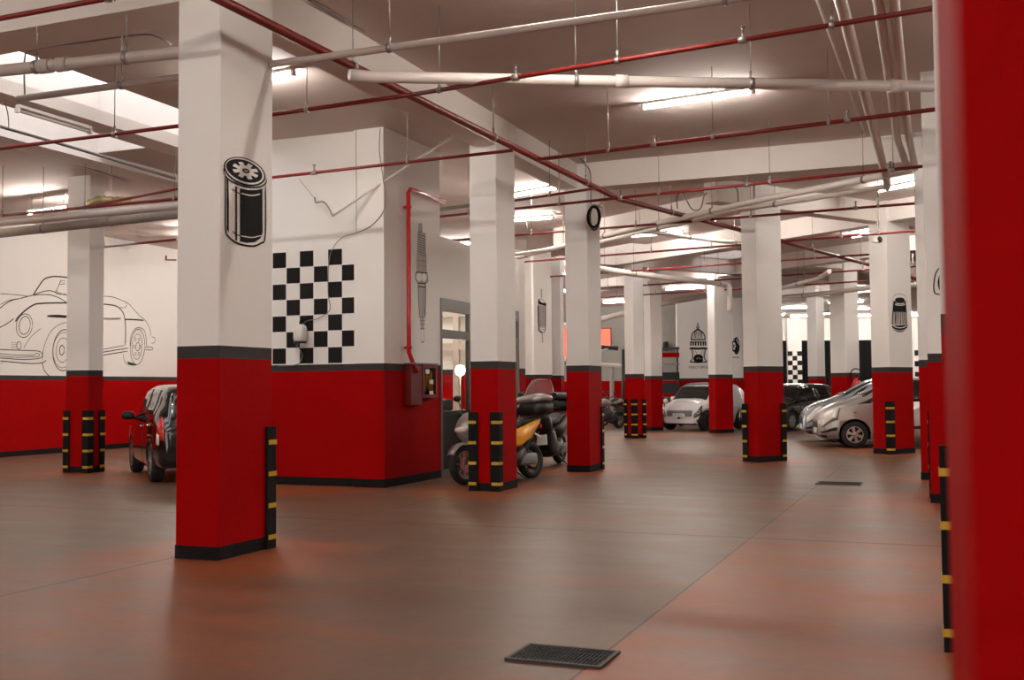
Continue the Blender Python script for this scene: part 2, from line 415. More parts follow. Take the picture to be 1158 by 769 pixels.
column('C14', (0.42, 6.16), 0.43, 0.70, 'column mostly hidden by the close red column, only its guard showing', [(-1, -1)])
# the very close pillar at the right edge of the frame
t = thing('column', 'very close out of focus red column filling the right edge', 'column', (0.008, 0.45, 0), 0, 'painted concrete columns')
b = MB()
for z0, z1, mi in ((0, .12, 3), (.12, 1.95, 1), (1.95, 2.05, 2), (2.05, ZC - .002, 0)):
    vs = [(x, y, z) for z in (z0, z1) for x, y in ((0, 0), (0.6, 0), (0.6, 0.65), (-0.007, 0.65))]
    b.add(vs, [(0, 1, 5, 4), (1, 2, 6, 5), (2, 3, 7, 6), (3, 0, 4, 7), (3, 2, 1, 0), (4, 5, 6, 7)], mi)
b.build('shaft', WM, t)

# ------------------------------------------------------------------ murals (flat paint on the real faces)
class Paint:
    """proj maps a photo pixel or a local pair onto the painted face; n = outward normal"""
    def __init__(s, proj, n, w=0.01): s.p = proj; s.n = Vector(n).normalized(); s.b = MB(); s.w = w; s.lay = 0
    def poly(s, pts, mi=0, lay=0):
        vs = [s.p(*q) + s.n * (0.002 + lay * 0.0012) for q in pts]
        s.b.add(vs, [tuple(range(len(vs)))], mi); return s
    def line(s, pts, w=None, mi=0, lay=3, smooth=True, closed=False):
        w = (w or s.w) / 2; P = [s.p(*q) for q in pts]
        if smooth and len(P) > 2: P = smooth_path(P + ([P[0]] if closed else []), 5)
        if closed and not smooth: P = P + [P[0]]
        k = len(P); vs = []
        for i in range(k):
            d = (P[min(i + 1, k - 1)] - P[max(i - 1, 0)])
            if d.length < 1e-9: d = Vector((0, 0, 1))
            d.normalize(); a = d.cross(s.n).normalized()
            tw = w * (0.45 if i in (0, k - 1) and not closed else 1)
            q = P[i] + s.n * (0.002 + lay * 0.0012); vs += [q - a * tw, q + a * tw]
        s.b.add(vs, [(2 * i, 2 * i + 2, 2 * i + 3, 2 * i + 1) for i in range(k - 1)], mi); return s
    def ell(s, cx, cy, rx, ry, rot=0, a0=0, a1=360, w=None, mi=0, fill=False, lay=3, n=28):
        r = math.radians(rot); pts = []
        for i in range(n + (0 if fill else 1)):
            a = math.radians(a0 + (a1 - a0) * i / n)
            x, y = rx * math.cos(a), ry * math.sin(a)
            pts.append((cx + x * math.cos(r) - y * math.sin(r), cy + x * math.sin(r) + y * math.cos(r)))
        if fill: return s.poly(pts, mi, lay)
        return s.line(pts, w, mi, lay, smooth=False)
    def done(s, name, parent, mats=('blackpaint', 'white', 'silverline', 'line'), label=None):
        inv = parent.matrix_basis.inverted() if parent and parent.type == 'EMPTY' else None
        if parent and parent.type == 'EMPTY':
            T = Matrix.Translation(parent.location) @ Matrix.Rotation(parent.rotation_euler.z, 4, 'Z'); T.invert()
            s.b.v = [T @ q for q in s.b.v]
        # keep the winding towards the viewer of the face
        me = bpy.data.meshes.new(name); me.from_pydata([tuple(q) for q in s.b.v], [], s.b.f)
        for m in mats: me.materials.append(M[m])
        me.polygons.foreach_set('material_index', s.b.m); me.update()
        o = bpy.data.objects.new(name, me); COL.objects.link(o); o.parent = parent
        if label: o['label'] = label
        return o

# oil filter on the near column (+X face, X = -5.60); pixel coordinates of a zoomed crop
def c1(x, y): return px_(180 + x / 4.806, 130 + y / 4.806, -5.60)
P = Paint(c1, (1, 0, 0), 0.012)
P.ell(463, 308, 120, 72, 22, fill=True, mi=0, lay=0)
P.ell(463, 306, 111, 64, 22, fill=True, mi=1, lay=1)
P.ell(460, 304, 104, 56, 22, fill=True, mi=0, lay=2)
gear = []
for i in range(64):
    a = 2 * PI * i / 64; r = 1.0 if math.sin(a * 8) > -0.1 else 0.62
    x, y = 74 * r * math.cos(a), 42 * r * math.sin(a); q = math.radians(20)
    gear.append((466 + x * math.cos(q) - y * math.sin(q), 303 + x * math.sin(q) + y * math.cos(q)))
P.poly(gear, 1, 3); P.ell(468, 304, 21, 12, 20, fill=True, mi=0, lay=4); P.ell(468, 304, 11, 5, 20, fill=True, mi=2, lay=5)
P.line([(349, 290), (351, 318), (375, 350), (420, 375), (480, 392), (540, 392), (577, 370), (578, 345)], 0.014)
P.line([(357, 322), (357, 480), (358, 620), (375, 662), (425, 698), (500, 713), (548, 698), (574, 655), (575, 380)], 0.017, smooth=True)
P.poly([(437, 398), (480, 408), (530, 408), (560, 400), (561, 640), (548, 672), (518, 692), (475, 696), (437, 688)], 0, 1)
P.poly([(365, 335), (374, 345), (378, 480), (377, 640), (366, 620)], 0, 1)
P.poly([(412, 388), (422, 390), (422, 684), (412, 680)], 0, 1)
P.line([(570, 400), (571, 520), (570, 640)], 0.006, mi=2)
P.line([(395, 402), (430, 425), (500, 438), (545, 432)], 0.010, mi=0, lay=3); P.line([(440, 426), (500, 438), (545, 430)], 0.010, mi=1, lay=4)
P.line([(395, 632), (430, 655), (500, 665), (540, 660)], 0.010, mi=0, lay=3); P.line([(440, 657), (500, 666), (552, 655)], 0.008, mi=1, lay=4)
P.done('oil_filter_mural', cols['C1'])

# air filter mural on C8 (+x local face is hidden; it is painted on the right-hand face)
c8p = (-1.03, 23.22)
def c8(x, y): return pn(1000 + x / 11.83, 320 + y / 11.83, c8p, LX)
P = Paint(c8, LX, 0.012)
P.poly([(122, 240), (285, 235), (300, 390), (112, 390)], 0, 0)
P.poly([(112, 385), (300, 385), (308, 560), (102, 560)], 2, 0)
for x0, x1 in ((118, 108), (140, 150), (158, 150), (185, 172), (215, 215), (240, 250), (262, 280), (285, 300)):
    P.line([(x0, 370), ((x0 + x1) / 2, 460), (x1, 560)], 0.020, lay=1)
for x0 in (170, 230): P.line([(x0, 380), (x0 + 2, 560)], 0.010, mi=1, lay=2)
P.ell(206, 222, 65, 28, fill=True, lay=1); P.ell(208, 262, 60, 16, a0=0, a1=180, w=0.016, mi=1); P.ell(208, 284, 66, 14, a0=0, a1=180, w=0.016, mi=1)
P.ell(205, 560, 106, 98, a0=0, a1=180, fill=True, lay=1)
P.ell(205, 560, 90, 40, a0=5, a1=175, w=0.016, mi=1, lay=3); P.ell(205, 595, 88, 44, a0=12, a1=168, w=0.012, mi=1, lay=3)
P.ell(200, 205, 90, 60, a0=185, a1=350, w=0.008, mi=3); P.line([(112, 215), (110, 380), (95, 500), (92, 560)], 0.010, mi=3)
P.done('air_filter_mural', cols['C8'])

# edge of a mural on C13
def c13(x, y): return py_(x, y, 13.81)
P = Paint(c13, (0, -1, 0), 0.014)
P.line([(1062, 303), (1058, 310), (1056, 322), (1057, 331), (1062, 333), (1070, 333)]); P.line([(1066, 305), (1062, 318), (1064, 328), (1070, 330)], 0.03)
P.done('round_mural', cols['C13'])

# glow plug mural on the office side wall, X = -7.44
def gp(x, y): return px_(460 + x / 4.806, 240 + y / 4.806, -7.44)
P = Paint(gp, (1, 0, 0), 0.012)
P.poly([(64, 62), (80, 62), (82, 108), (62, 108)], 2, 0); P.line([(64, 62), (80, 62), (82, 108), (62, 108), (64, 62)], smooth=False)
P.poly([(58, 108), (98, 112), (102, 232), (56, 232)], 2, 0)
for k in range(9): P.line([(58, 120 + k * 13), (100, 134 + k * 13)], 0.016, smooth=False)
P.line([(58, 108), (56, 232)], 0.012); P.line([(97, 110), (101, 232)], 0.022)
P.poly([(54, 232), (104, 232), (104, 325), (54, 325)], 2, 0)
P.line([(54, 232), (54, 325)], 0.014); P.line([(103, 232), (104, 325)], 0.030); P.line([(66, 240), (66, 320)], 0.010); P.line([(88, 240), (88, 320)], 0.012)
P.line([(54, 262), (104, 266)], 0.010); P.line([(54, 290), (104, 294)], 0.008)
P.poly([(50, 325), (110, 330), (114, 372), (100, 388), (58, 385), (46, 362), (46, 338)], 2, 1)
P.line([(50, 325), (110, 330), (114, 372), (100, 388), (58, 385), (46, 362), (46, 338)], 0.016, closed=True, smooth=False); P.ell(66, 352, 17, 22, fill=True, mi=1, lay=2); P.ell(92, 354, 14, 22, fill=True, mi=1, lay=2); P.line([(80, 330), (80, 385)], 0.014)
P.poly([(58, 388), (100, 388), (96, 570), (68, 570)], 2, 0)
P.line([(60, 388), (62, 470), (68, 570)], 0.016); P.line([(100, 388), (100, 470), (97, 570)], 0.026); P.line([(86, 410), (86, 560)], 0.014); P.line([(60, 405), (100, 408)], 0.03)
P.poly([(70, 570), (96, 570), (92, 640), (76, 640)], 2, 0)
for y in (570, 590, 608, 632): P.line([(70, y), (98, y)], 0.012)
P.line([(76, 640), (76, 700)], 0.012); P.line([(93, 640), (92, 702)], 0.018); P.line([(76, 702), (84, 708), (92, 702)], 0.012)
P.done('glow_plug_mural', wall_office)

# fuel filter mural on the filter wall pier
def ff(x, y): return pn(596 + x / 9.06, 310 + y / 9.06, LX * -24.09 + E1 * 17, LX)
P = Paint(ff, LX, 0.016)
P.line([(150, 150), (146, 180), (150, 245)], 0.05, mi=2); P.poly([(112, 258), (150, 250), (196, 300), (196, 330), (112, 305)], 0, 0)
P.poly([(120, 262), (150, 256), (188, 296), (150, 292)], 1, 1)
P.poly([(110, 312), (190, 330), (186, 540), (120, 540)], 2, 0)
for k in range(5): P.line([(125 + k * 14, 325), (126 + k * 14, 535)], 0.012, mi=3)
P.line([(112, 312), (118, 540), (130, 585), (160, 600)], 0.04); P.line([(190, 330), (186, 560), (165, 600)], 0.02)
P.line([(122, 545), (186, 548)], 0.02); P.line([(125, 562), (183, 566)], 0.02)
P.line([(152, 602), (156, 650), (158, 705)], 0.04, mi=2)
P.done('fuel_filter_mural', wall_filter)

# chequered flag pattern on the office front wall (Y = 13.66 / 13.60)
b = MB(); s_ = 0.241
for r in range(7):
    for c in range(9):
        if (r + c) % 2 == 1 and not (r == 5 and c == 6 and False):
            x1 = -7.93 - c * s_ + (0.0); x0 = x1 - s_ + 0.006
            if x0 < -9.44: continue
            z1 = 3.475 - r * s_; z0 = z1 - s_ + 0.008
            dx = 0.004 * ((r * 3 + c * 5) % 3 - 1)
            b.add([(x0 + dx, 13.657, z0), (x1 + dx, 13.657, z0), (x1 + dx, 13.657, z1), (x0 + dx, 13.657, z1)], [(0, 1, 2, 3)])
b.build('chequered_mural', 'blackpaint', wall_office)

# line drawing of a vintage sports car on the left wall
WX = -19.0
def ca(x, y): return px_(x / 5.49, 290 + y / 5.49, WX)
def cb(x, y): return px_(100 + x / 6.41, 310 + y / 6.41, WX)
P = Paint(ca, (1, 0, 0), 0.022)
K = 3
for pts, w in (([(205, 240), (230, 200), (270, 145), (310, 128), (350, 125), (412, 130), (460, 140)], .03), ([(205, 240), (260, 220), (310, 213), (350, 225), (412, 240), (500, 255)], .02),
               ([(345, 220), (370, 165), (378, 145)], .016), ([(0, 232), (60, 235), (120, 240), (175, 248)], .014), ([(-20, 335), (0, 320), (40, 290), (80, 270), (120, 262)], .02), ([(0, 300), (50, 275), (110, 262)], .014),
               ([(95, 405), (110, 380), (150, 340), (200, 305), (250, 292), (412, 288), (520, 290)], .034), ([(-10, 446), (0, 440), (50, 412), (85, 385)], .02), ([(120, 262), (210, 240), (300, 238), (360, 255), (412, 285)], .02),
               ([(290, 370), (350, 366), (412, 370), (470, 372)], .03), ([(292, 371), (350, 374), (412, 378)], .04), ([(145, 570), (190, 500), (255, 445)], .012),
               ([(-10, 578), (0, 578), (100, 582), (200, 585), (245, 590), (262, 610), (245, 632), (150, 640), (60, 635), (-10, 630)], .018),
               ([(-10, 603), (100, 612), (200, 612), (230, 600), (243, 612), (225, 622), (100, 626), (-10, 618)], .014), ([(-10, 648), (100, 658), (200, 665), (262, 660), (285, 645)], .02),
               ([(262, 640), (270, 570), (300, 490), (340, 440), (380, 418), (412, 412), (470, 430), (500, 520)], .014), ([(262, 660), (275, 710), (310, 745), (350, 755), (412, 752)], .02), ([(0, 668), (20, 655)], .014),
               ([(0, 620), (-10, 618)], .01)):
    P.line(pts, w, K)
P.ell(150, 430, 50, 74, 8, w=.016, mi=K); P.ell(152, 428, 34, 56, 8, w=.018, mi=K)
P.ell(395, 582, 68, 128, 4, w=.022, mi=K); P.ell(392, 582, 64, 110, 4, w=.012, mi=K); P.ell(388, 582, 40, 76, 4, w=.014, mi=K); P.ell(383, 582, 15, 30, 4, w=.022, mi=K)
for k in range(4): P.line([(66, 534 + k * 11), (112, 538 + k * 11)], .014, K)
P.ell(116, 553, 14, 24, 0, w=.014, mi=K)
P.line([(372, 150), (400, 150), (400, 172), (368, 172), (372, 150)], .014, K, smooth=False); P.line([(375, 155), (395, 168)], .014, K); P.line([(340, 222), (350, 215), (360, 222), (350, 235), (412, 232)], .01, K)
P.p = cb
for pts, w in (([(-60, 158), (0, 158), (95, 160), (170, 165), (240, 190), (290, 215), (340, 270), (380, 310), (410, 335), (440, 390), (452, 450)], .016), ([(-60, 185), (98, 215), (150, 222), (200, 232), (240, 265), (262, 320), (268, 400), (266, 515)], .03),
               ([(270, 210), (276, 230), (258, 244), (225, 240)], .014), ([(-60, 318), (95, 320), (160, 322), (235, 320)], .022), ([(262, 328), (330, 330), (400, 335)], .036), ([(100, 328), (160, 330), (235, 326)], .01),
               ([(-60, 570), (90, 548), (266, 515)], .016), ([(-60, 592), (90, 568), (290, 535)], .022), ([(-60, 612), (90, 590), (285, 558)], .022), ([(250, 580), (262, 630), (290, 655), (345, 660)], .014),
               ([(300, 520), (305, 460), (330, 405), (365, 388), (400, 405), (415, 450), (420, 525)], .018), ([(455, 455), (480, 462), (478, 495), (455, 500)], .014), ([(405, 530), (460, 530), (460, 548), (405, 548)], .016)):
    P.line(pts, w, K)
P.ell(355, 528, 52, 128, 3, w=.018, mi=K); P.ell(352, 526, 36, 92, 3, w=.014, mi=K); P.ell(356, 526, 14, 30, 3, w=.018, mi=K)
for a in range(0, 360, 60):
    P.ell(353 + 24 * math.cos(math.radians(a)), 526 + 60 * math.sin(math.radians(a)), 5, 12, 0, w=.012, mi=K)
P.poly([(280, 632), (350, 655), (330, 662), (290, 652)], K, 0)
P.done('sports_car_mural', wall_left)

# ------------------------------------------------------------------ far walls
FT = Matrix.Rotation(A_, 4, 'Z')      # frame whose y axis looks down the camera's heading
def fpt(x, y, d):      # point on the frontal plane at distance d
    r = ray(x, y); n = _Fh; return O + r * (d / (r.x * n.x + r.y * n.y))
def fx(x, d): p = FT.inverted() @ fpt(x, 438, d); return p.x
D1 = 46.0
wall_dome = wall('wall_far', (fx(766.5, D1), fx(850, D1), D1, D1 + 0.3), FT)
wall('wall_far_pier', (fx(828, D1), fx(836, D1) + 0.1, D1 - 0.25, D1 + 0.01), FT)
b = MB(); b.box(fx(560, 50), fx(767, 50), 50, 50.3, 1.72, ZC, 0, FT); b.box(fx(560, 50), fx(767, 50), 50, 50.3, 0, 1.72, 1, FT)
struct(b.build('wall_far_left', ['concrete', 'red']))
b = MB(); b.box(fx(840, 60), fx(1620, 60), 60, 60.3, 0, ZC, 0, FT)
struct(b.build('wall_far_right', ['white']))
# black roller doors and chequered pier on the far right wall
k = 1
for x0, x1 in ((868, 891), (908, 914.5), (933, 940.5), (972.5, 986), (1046, 1080)):
    b = MB(); X0, X1 = fx(x0, 59.9), fx(x1, 59.9); b.box(X0, X1, 59.85, 60.0, 0, 3.95, 0, FT)
    n = max(2, int((X1 - X0) / 0.35))
    for i in range(n + 1):
        xx = X0 + (X1 - X0) * i / n; b.box(xx - .02, xx + .02, 59.80, 59.85, 0, 3.95, 0, FT)
    struct(b.build('door_%d' % k, ['blackdoor'])); k += 1
for x0, x1, cx_ in ((891.5, 907.5, 3), (1035, 1041.5, 1)):
    b = MB(); X0, X1 = fx(x0, 59.6), fx(x1, 59.6); b.box(X0, X1, 59.6, 60.0, 0, ZC, 0, FT)
    s = (X1 - X0) / cx_ if cx_ == 3 else 0.3
    for r in range(10):
        for c in range(cx_):
            if (r + c) % 2 == 0: b.box(X0 + c * s, X0 + (c + 1) * s, 59.592, 59.6, 3.35 - (r + 1) * s, 3.35 - r * s, 1, FT)
    struct(b.build('trim_%d' % (20 + cx_), ['white', 'blackpaint']))

# lantern-dome emblem on the far wall
def dm(x, y): return fpt(774 + x / 12.0, 358 + y / 12.0, D1 - 0.004)
P = Paint(dm, -_Fh, 0.03)
P.line([(180, 70), (180, 100)], .03); P.ell(180, 105, 10, 14, fill=True, lay=0); P.ell(182, 145, 16, 14, w=.04); P.poly([(155, 168), (208, 168), (210, 184), (153, 184)], 0, 0)
P.line([(95, 310), (98, 270), (115, 225), (150, 190), (182, 184), (215, 190), (255, 225), (275, 270), (280, 310)], .05)
for x0, x1 in ((150, 132), (165, 155), (182, 182), (205, 215), (222, 240)): P.line([(x0, 200), ((x0 + x1) / 2 - (4 if x1 < 182 else -4), 240), (x1, 300)], .035)
P.poly([(88, 305), (285, 305), (290, 322), (84, 322)], 0, 0); P.poly([(72, 338), (303, 338), (296, 352), (80, 352)], 0, 0)
for x in (85, 118, 150, 186, 222, 255, 285): P.poly([(x - 9, 352), (x + 12, 352), (x + 12, 395), (x - 9, 395)], 0 if 100 < x < 260 else 3, 0)
P.line([(72, 440), (100, 430), (180, 436), (260, 430), (310, 440)], .09)
for x0, x1 in ((95, 118), (110, 160), (140, 190), (250, 210), (270, 250), (290, 262)): P.line([(x0, 445), (x1, 560)], .03)
P.line([(100, 445), (112, 560), (75, 610)], .04); P.line([(285, 445), (268, 560), (308, 612)], .04); P.line([(72, 615), (185, 620), (310, 615)], .05)
P.ell(190, 572, 46, 38, w=.14); P.line([(140, 540), (160, 600)], .08); P.ell(190, 575, 18, 16, fill=True, lay=0)
P.done('lantern_mural', wall_dome)
def text(body, name, size, origin, ux, uz, parent, mat_, ext=0.001, sx=1.0):
    cu = bpy.data.curves.new(name, 'FONT'); cu.body = body; cu.size = size; cu.extrude = ext; cu.align_x = 'CENTER'; cu.align_y = 'CENTER'
    o = bpy.data.objects.new(name, cu); COL.objects.link(o)
    dg = bpy.context.evaluated_depsgraph_get(); dg.update()
    me = bpy.data.meshes.new_from_object(o.evaluated_get(dg)); bpy.data.objects.remove(o)
    ux = Vector(ux).normalized(); uz = Vector(uz).normalized(); n = ux.cross(uz)
    R = Matrix((ux * sx, uz, n)).transposed().to_4x4(); R.translation = Vector(origin)
    me.transform(R); me.materials.clear(); me.materials.append(M[mat_])
    o = bpy.data.objects.new(name, me); COL.objects.link(o); o.parent = parent; return o
text('KABCY GROUP', 'lettering', 0.17, fpt(791, 415.3, D1 - 0.006), _R0, (0, 0, 1), wall_dome, 'blackpaint', sx=0.78)
# wheel emblem on the far pier
def wm(x, y): return fpt(760 + x / 10.99, 350 + y / 10.99, D1 - 0.256)
P = Paint(wm, -_Fh, 0.03)
P.ell(800, 455, 40, 105, 0, fill=True, lay=0); P.ell(770, 455, 34, 72, 0, fill=True, mi=1, lay=1); P.ell(770, 455, 26, 60, 0, w=.07); P.ell(768, 455, 9, 24, 0, fill=True, lay=3)
P.line([(760, 380), (790, 352), (820, 348)], .03); P.line([(800, 370), (815, 400), (835, 440)], .03, mi=1, lay=3)
P.poly([(745, 585), (835, 585), (835, 605), (745, 605)], 2, 0)
P.done('wheel_mural', wall_dome)

# red-lit windows and steel mezzanine at the far left
for i, (x0, x1, y0, y1) in enumerate(((613, 624, 352, 415), (625, 632, 368, 402), (633, 645, 366, 410), (668, 690, 372, 391))):
    a = FT.inverted() @ fpt(x0, y1, 49.9); c = FT.inverted() @ fpt(x1, y0, 49.9)
    b = MB(); b.box(a.x, c.x, 49.9, 49.99, a.z, c.z, 0, FT); w = struct(b.build('window_%d' % (10 + i), 'orangelit'))
    b = MB(); f_ = .05
    for bx in ((a.x - f_, a.x, a.z, c.z), (c.x, c.x + f_, a.z, c.z), (a.x - f_, c.x + f_, c.z, c.z + f_), (a.x - f_, c.x + f_, a.z - f_, a.z)):
        b.box(bx[0], bx[1], 49.84, 49.98, bx[2], bx[3], 0, FT)
    b.build('window_frame', 'darksteel', w)
t = thing('mezzanine_rack', 'dark steel mezzanine frame with white braces at the far left', 'rack')
b = MB(); b.tube([fpt(668, 391, 44), fpt(699, 394, 44)], .09, 4); b.build('beam', 'darksteel', t)
for q in (((705, 395), (704.5, 462)), ((672, 391), (672, 462))):
    b = MB(); b.tube([fpt(*q[0], 44), fpt(q[1][0], 478, 44)], .07, 4); b.build('post', 'darksteel', t)
b = MB(); b.tube([fpt(672, 400, 44), fpt(688, 393.5, 44)], .05, 6); b.build('brace', 'white', t)
b = MB(); b.tube([fpt(642, 400, 44), fpt(668, 391, 44)], .05, 6); b.build('brace', 'white', t)
t = thing('drain_pipe', 'pale horizontal drain pipe low on the far left wall', 'pipe')
b = MB(); b.tube([fpt(665, 412, 45), fpt(700, 414, 45), fpt(705, 416, 45)], .10, 12, ); b.build('pipe_run', 'whitepipe', t)
b = MB(); b.tube([fpt(692, 414, 45), fpt(692, 470, 45)], .09, 12); b.build('down_pipe', 'concrete', t)
t = thing('elbow_pipe', 'pale bent pipe in front of the red-lit windows', 'pipe')
b = MB(); b.tube(smooth_path([fpt(645, 367, 40), fpt(634, 368, 40), fpt(630, 376, 40), fpt(630, 398, 40), fpt(631, 405, 40), fpt(645, 408, 40)], 4), .10, 12); b.build('pipe_run', 'whitepipe', t)
t = thing('storage_shelf', 'grey metal shelf stacked with dark crates beyond the white car', 'shelf')
for yy, h, m_ in ((393, 2.5, 'darksteel'), (399, 5, 'red'), (411, 2, 'greyplastic'), (421, 9, 'plastic'), (433, 12, 'plastic')):
    b = MB(); a = FT.inverted() @ fpt(748, yy + h, 45); c = FT.inverted() @ fpt(767, yy, 45); b.box(a.x, c.x, 44.7, 45.3, a.z, c.z, 0, FT); b.build('crate' if h > 3 else 'shelf_board', m_, t)
for xx in (748.5, 766):
    b = MB(); b.tube([fpt(xx, 392, 44.8), fpt(xx, 470, 44.8)], .04, 4); b.build('upright', 'darksteel', t)
tag(MB().box(fx(752, 49.5), fx(756, 49.5), 49.3, 49.9, 3.1, 3.5, 0, FT).build('electrical_box', 'plastic'), 'small dark box high on the far wall above the shelf', 'box')

# ------------------------------------------------------------------ office front: glazing
t = thing('storefront', 'glazed office front with grey frames above a dark green panel', 'storefront', (-7.47, 15.46, 0))
y1 = 3.4
def fr(*a): b = MB(); b.box(*a); return b
fr(-.04, .04, 0, .06, .0, 2.86).build('jamb', 'paneframe', t); fr(-.04, .04, y1 - .08, y1, 0, 2.86).build('jamb', 'paneframe', t)
fr(-.04, .04, .06, y1 - .08, 2.66, 2.86).build('top_rail', 'paneframe', t)
fr(-.04, .04, .06, y1 - .08, 2.22, 2.36).build('transom', 'paneframe', t)
fr(-.035, .035, 1.10, 1.18, 1.03, 2.66).build('mullion', 'paneframe', t); fr(-.035, .035, 2.25, 2.33, 1.03, 2.66).build('mullion', 'paneframe', t)
fr(-.04, .04, .06, y1 - .08, .96, 1.05).build('sill_rail', 'darkpanel', t)
fr(-.02, .02, .06, y1 - .08, .12, .96).build('lower_panel', 'darkpanel', t)
fr(-.04, .04, .06, y1 - .08, 0, .12).build('kick_rail', 'paneframe', t)
for a, c in ((.06, 1.10), (1.18, 2.25), (2.33, y1 - .08)):
    fr(-.004, .004, a, c, 1.05, 2.22).build('glass_pane', 'glass', t); fr(-.004, .004, a, c, 2.36, 2.66).build('glass_pane', 'glass', t)
# inside the office
t = thing('desk', 'office desk seen through the glazed front', 'desk', (-8.12, 16.9, 0))
b = MB(); b.box(-.45, .3, -.55, .95, .72, .76); b.build('desk_top', 'greyplastic', t)
for sx in (-.4, .25):
    for sy in (-.5, .9): b = MB(); b.box(sx - .03, sx + .03, sy - .03, sy + .03, 0, .72); b.build('leg', 'darksteel', t)
t = thing('desk_lamp', 'glowing lamp on the office desk behind the glass', 'lamp', (-7.92, 17.25, .76))
b = MB(); b.lathe([(0, 0), (.08, 0), (.08, .02), (.012, .03), (.012, .95), (0, .95)], n=16); b.build('stand', 'darksteel', t)
b = MB(); b.lathe([(0, .86), (.07, .90), (.09, .97), (.07, 1.04), (0, 1.07)], n=16); b.build('bulb', 'bulb', t)
t = thing('office_chair', 'black office chair behind the storefront glass, by the near jamb', 'chair', (-7.88, 15.86, 0), .1)
b = MB(); b.rbox((0, 0, .48), (.48, .48, .08), .03); b.build('seat', 'plastic', t)
b = MB(); b.rbox((-.24, 0, .90), (.07, .46, .62), .03); b.build('backrest', 'plastic', t)
b = MB(); b.lathe([(0.03, .08), (.03, .45)], n=10); b.build('post', 'darksteel', t)
for k in range(5):
    a = k * 2 * PI / 5; b = MB(); b.tube([(0, 0, .09), (.28 * math.cos(a), .28 * math.sin(a), .05)], .02, 6); b.tube([(.28 * math.cos(a), .28 * math.sin(a) - .02, .03), (.28 * math.cos(a), .28 * math.sin(a) + .02, .03)], .03, 10); b.build('leg', 'plastic', t)
t = thing('monitor', 'computer monitor on the desk inside the office', 'monitor', (-8.0, 16.65, .76), -.3)
b = MB(); b.rbox((0, 0, .30), (.03, .52, .32), .01); b.build('screen', 'plastic', t); b = MB(); b.box(-.1, .1, -.1, .1, 0, .015); b.box(-.015, .015, -.03, .03, .015, .18); b.build('foot', 'plastic', t)

t = thing('partition_frame', 'beige glazing frame of the inner partition inside the office', 'partition', (0, 0, 0))
for x in (-9.3, -8.66, -8.0): b = MB(); b.box(x - .06, x + .06, 18.66, 18.74, 0, 2.9); b.build('upright', 'shade_beige', t)
for z in (.95, 2.22, 2.84): b = MB(); b.box(-9.44, -7.6, 18.67, 18.73, z - .06, z + .06); b.build('cross_rail', 'shade_beige', t)

# ------------------------------------------------------------------ hydrant cabinet with its red riser pipe
t = thing('hydrant_cabinet', 'red fire hose cabinet with glass door on the office wall', 'fire cabinet', (-7.44, 14.25, 1.17))
b = MB(); b.box(0, .10, 0, .36, 0, .60); b.build('side_box', 'redpipe', t)
b = MB(); W_ = .86
b.box(0.0, .02, .37, W_, 0.1, .61); b.build('back_plate', 'plastic', t)
b = MB(); b.box(0, .11, .37, .42, .1, .61); b.box(0, .11, W_ - .05, W_, .1, .61); b.box(0, .11, .42, W_ - .05, .1, .15); b.box(0, .11, .42, W_ - .05, .56, .61); b.build('door_frame', 'redpipe', t)
b = MB(); b.tube(smooth_path([(.06, .52, .2), (.06, .60, .52), (.06, .66, .22), (.06, .72, .50), (.06, .76, .2)], 5), .022, 8); b.build('hose', 'hose', t)
b = MB(); b.box(.098, .102, .42, W_ - .05, .15, .56); b.build('door_glass', 'glass', t)
for z, y in ((.50, .53), (.34, .66), (.17, .66)):
    b = MB(); b.box(.1025, .106, y - .06, y + .07, z - .03, z + .035); b.build('white_label', 'label', t)
b = MB(); b.box(0, .13, -.02, W_ + .02, .61, .63); b.build('top_edge', 'greyplastic', t)
t = thing('riser_pipe', 'bright red riser pipe bent along the office side wall', 'pipe', (0, 0, 0))
rp = [px_(500, 227.5, -7.36), px_(461, 214, -7.36)]
b = MB(); b.tube([(-7.36, 15.46, 4.40), (-7.36, 14.28, 4.40), (-7.36, 14.22, 4.34), (-7.36, 14.22, 1.95), (-7.34, 14.30, 1.80), (-7.33, 14.42, 1.66)], .034, 12); b.build('pipe_run', M['extred'], t)
for z in (4.1, 2.0): b = MB(); b.tube([(-7.36, 14.22, z), (-7.36, 14.22, z + .05)], .045, 12); b.box(-7.44, -7.36, 14.20, 14.24, z, z + .04); b.build('clamp', 'extred', t)

# bulkhead lantern on the chequered wall
t = thing('wall_lantern', 'white wall lantern fixed over the chequered squares', 'lantern', py_(345, 380, 13.657))
b = MB(); b.loft([(0, 0, .10, .085, .085), (.0, 0, .1, .085, .085)], n=4) if False else None
b = MB(); b.lathe([(.0, .17), (.06, .165), (.085, .14), (.10, .10), (.10, -.06), (.085, -.085), (0, -.085)], n=20, c=(0, -.13, 0)); b.build('body', 'lampbody', t)
b = MB(); b.lathe([(.088, -.09), (.085, -.13), (.05, -.17), (0, -.18)], n=20, c=(0, -.13, 0)); b.build('glass_globe', 'glass', t)
b = MB(); b.lathe([(.092, -.085), (.100, -.095), (.092, -.105)], n=20, c=(0, -.13, 0)); b.build('rim_ring', 'darksteel', t)
b = MB(); b.tube([(0, -.13, .165), (0, -.12, .22), (0, -.02, .24), (0, 0, .24)], .018, 8); b.rbox((0, -.012, .22), (.12, .024, .14), .008); b.build('bracket', 'blackpaint', t)

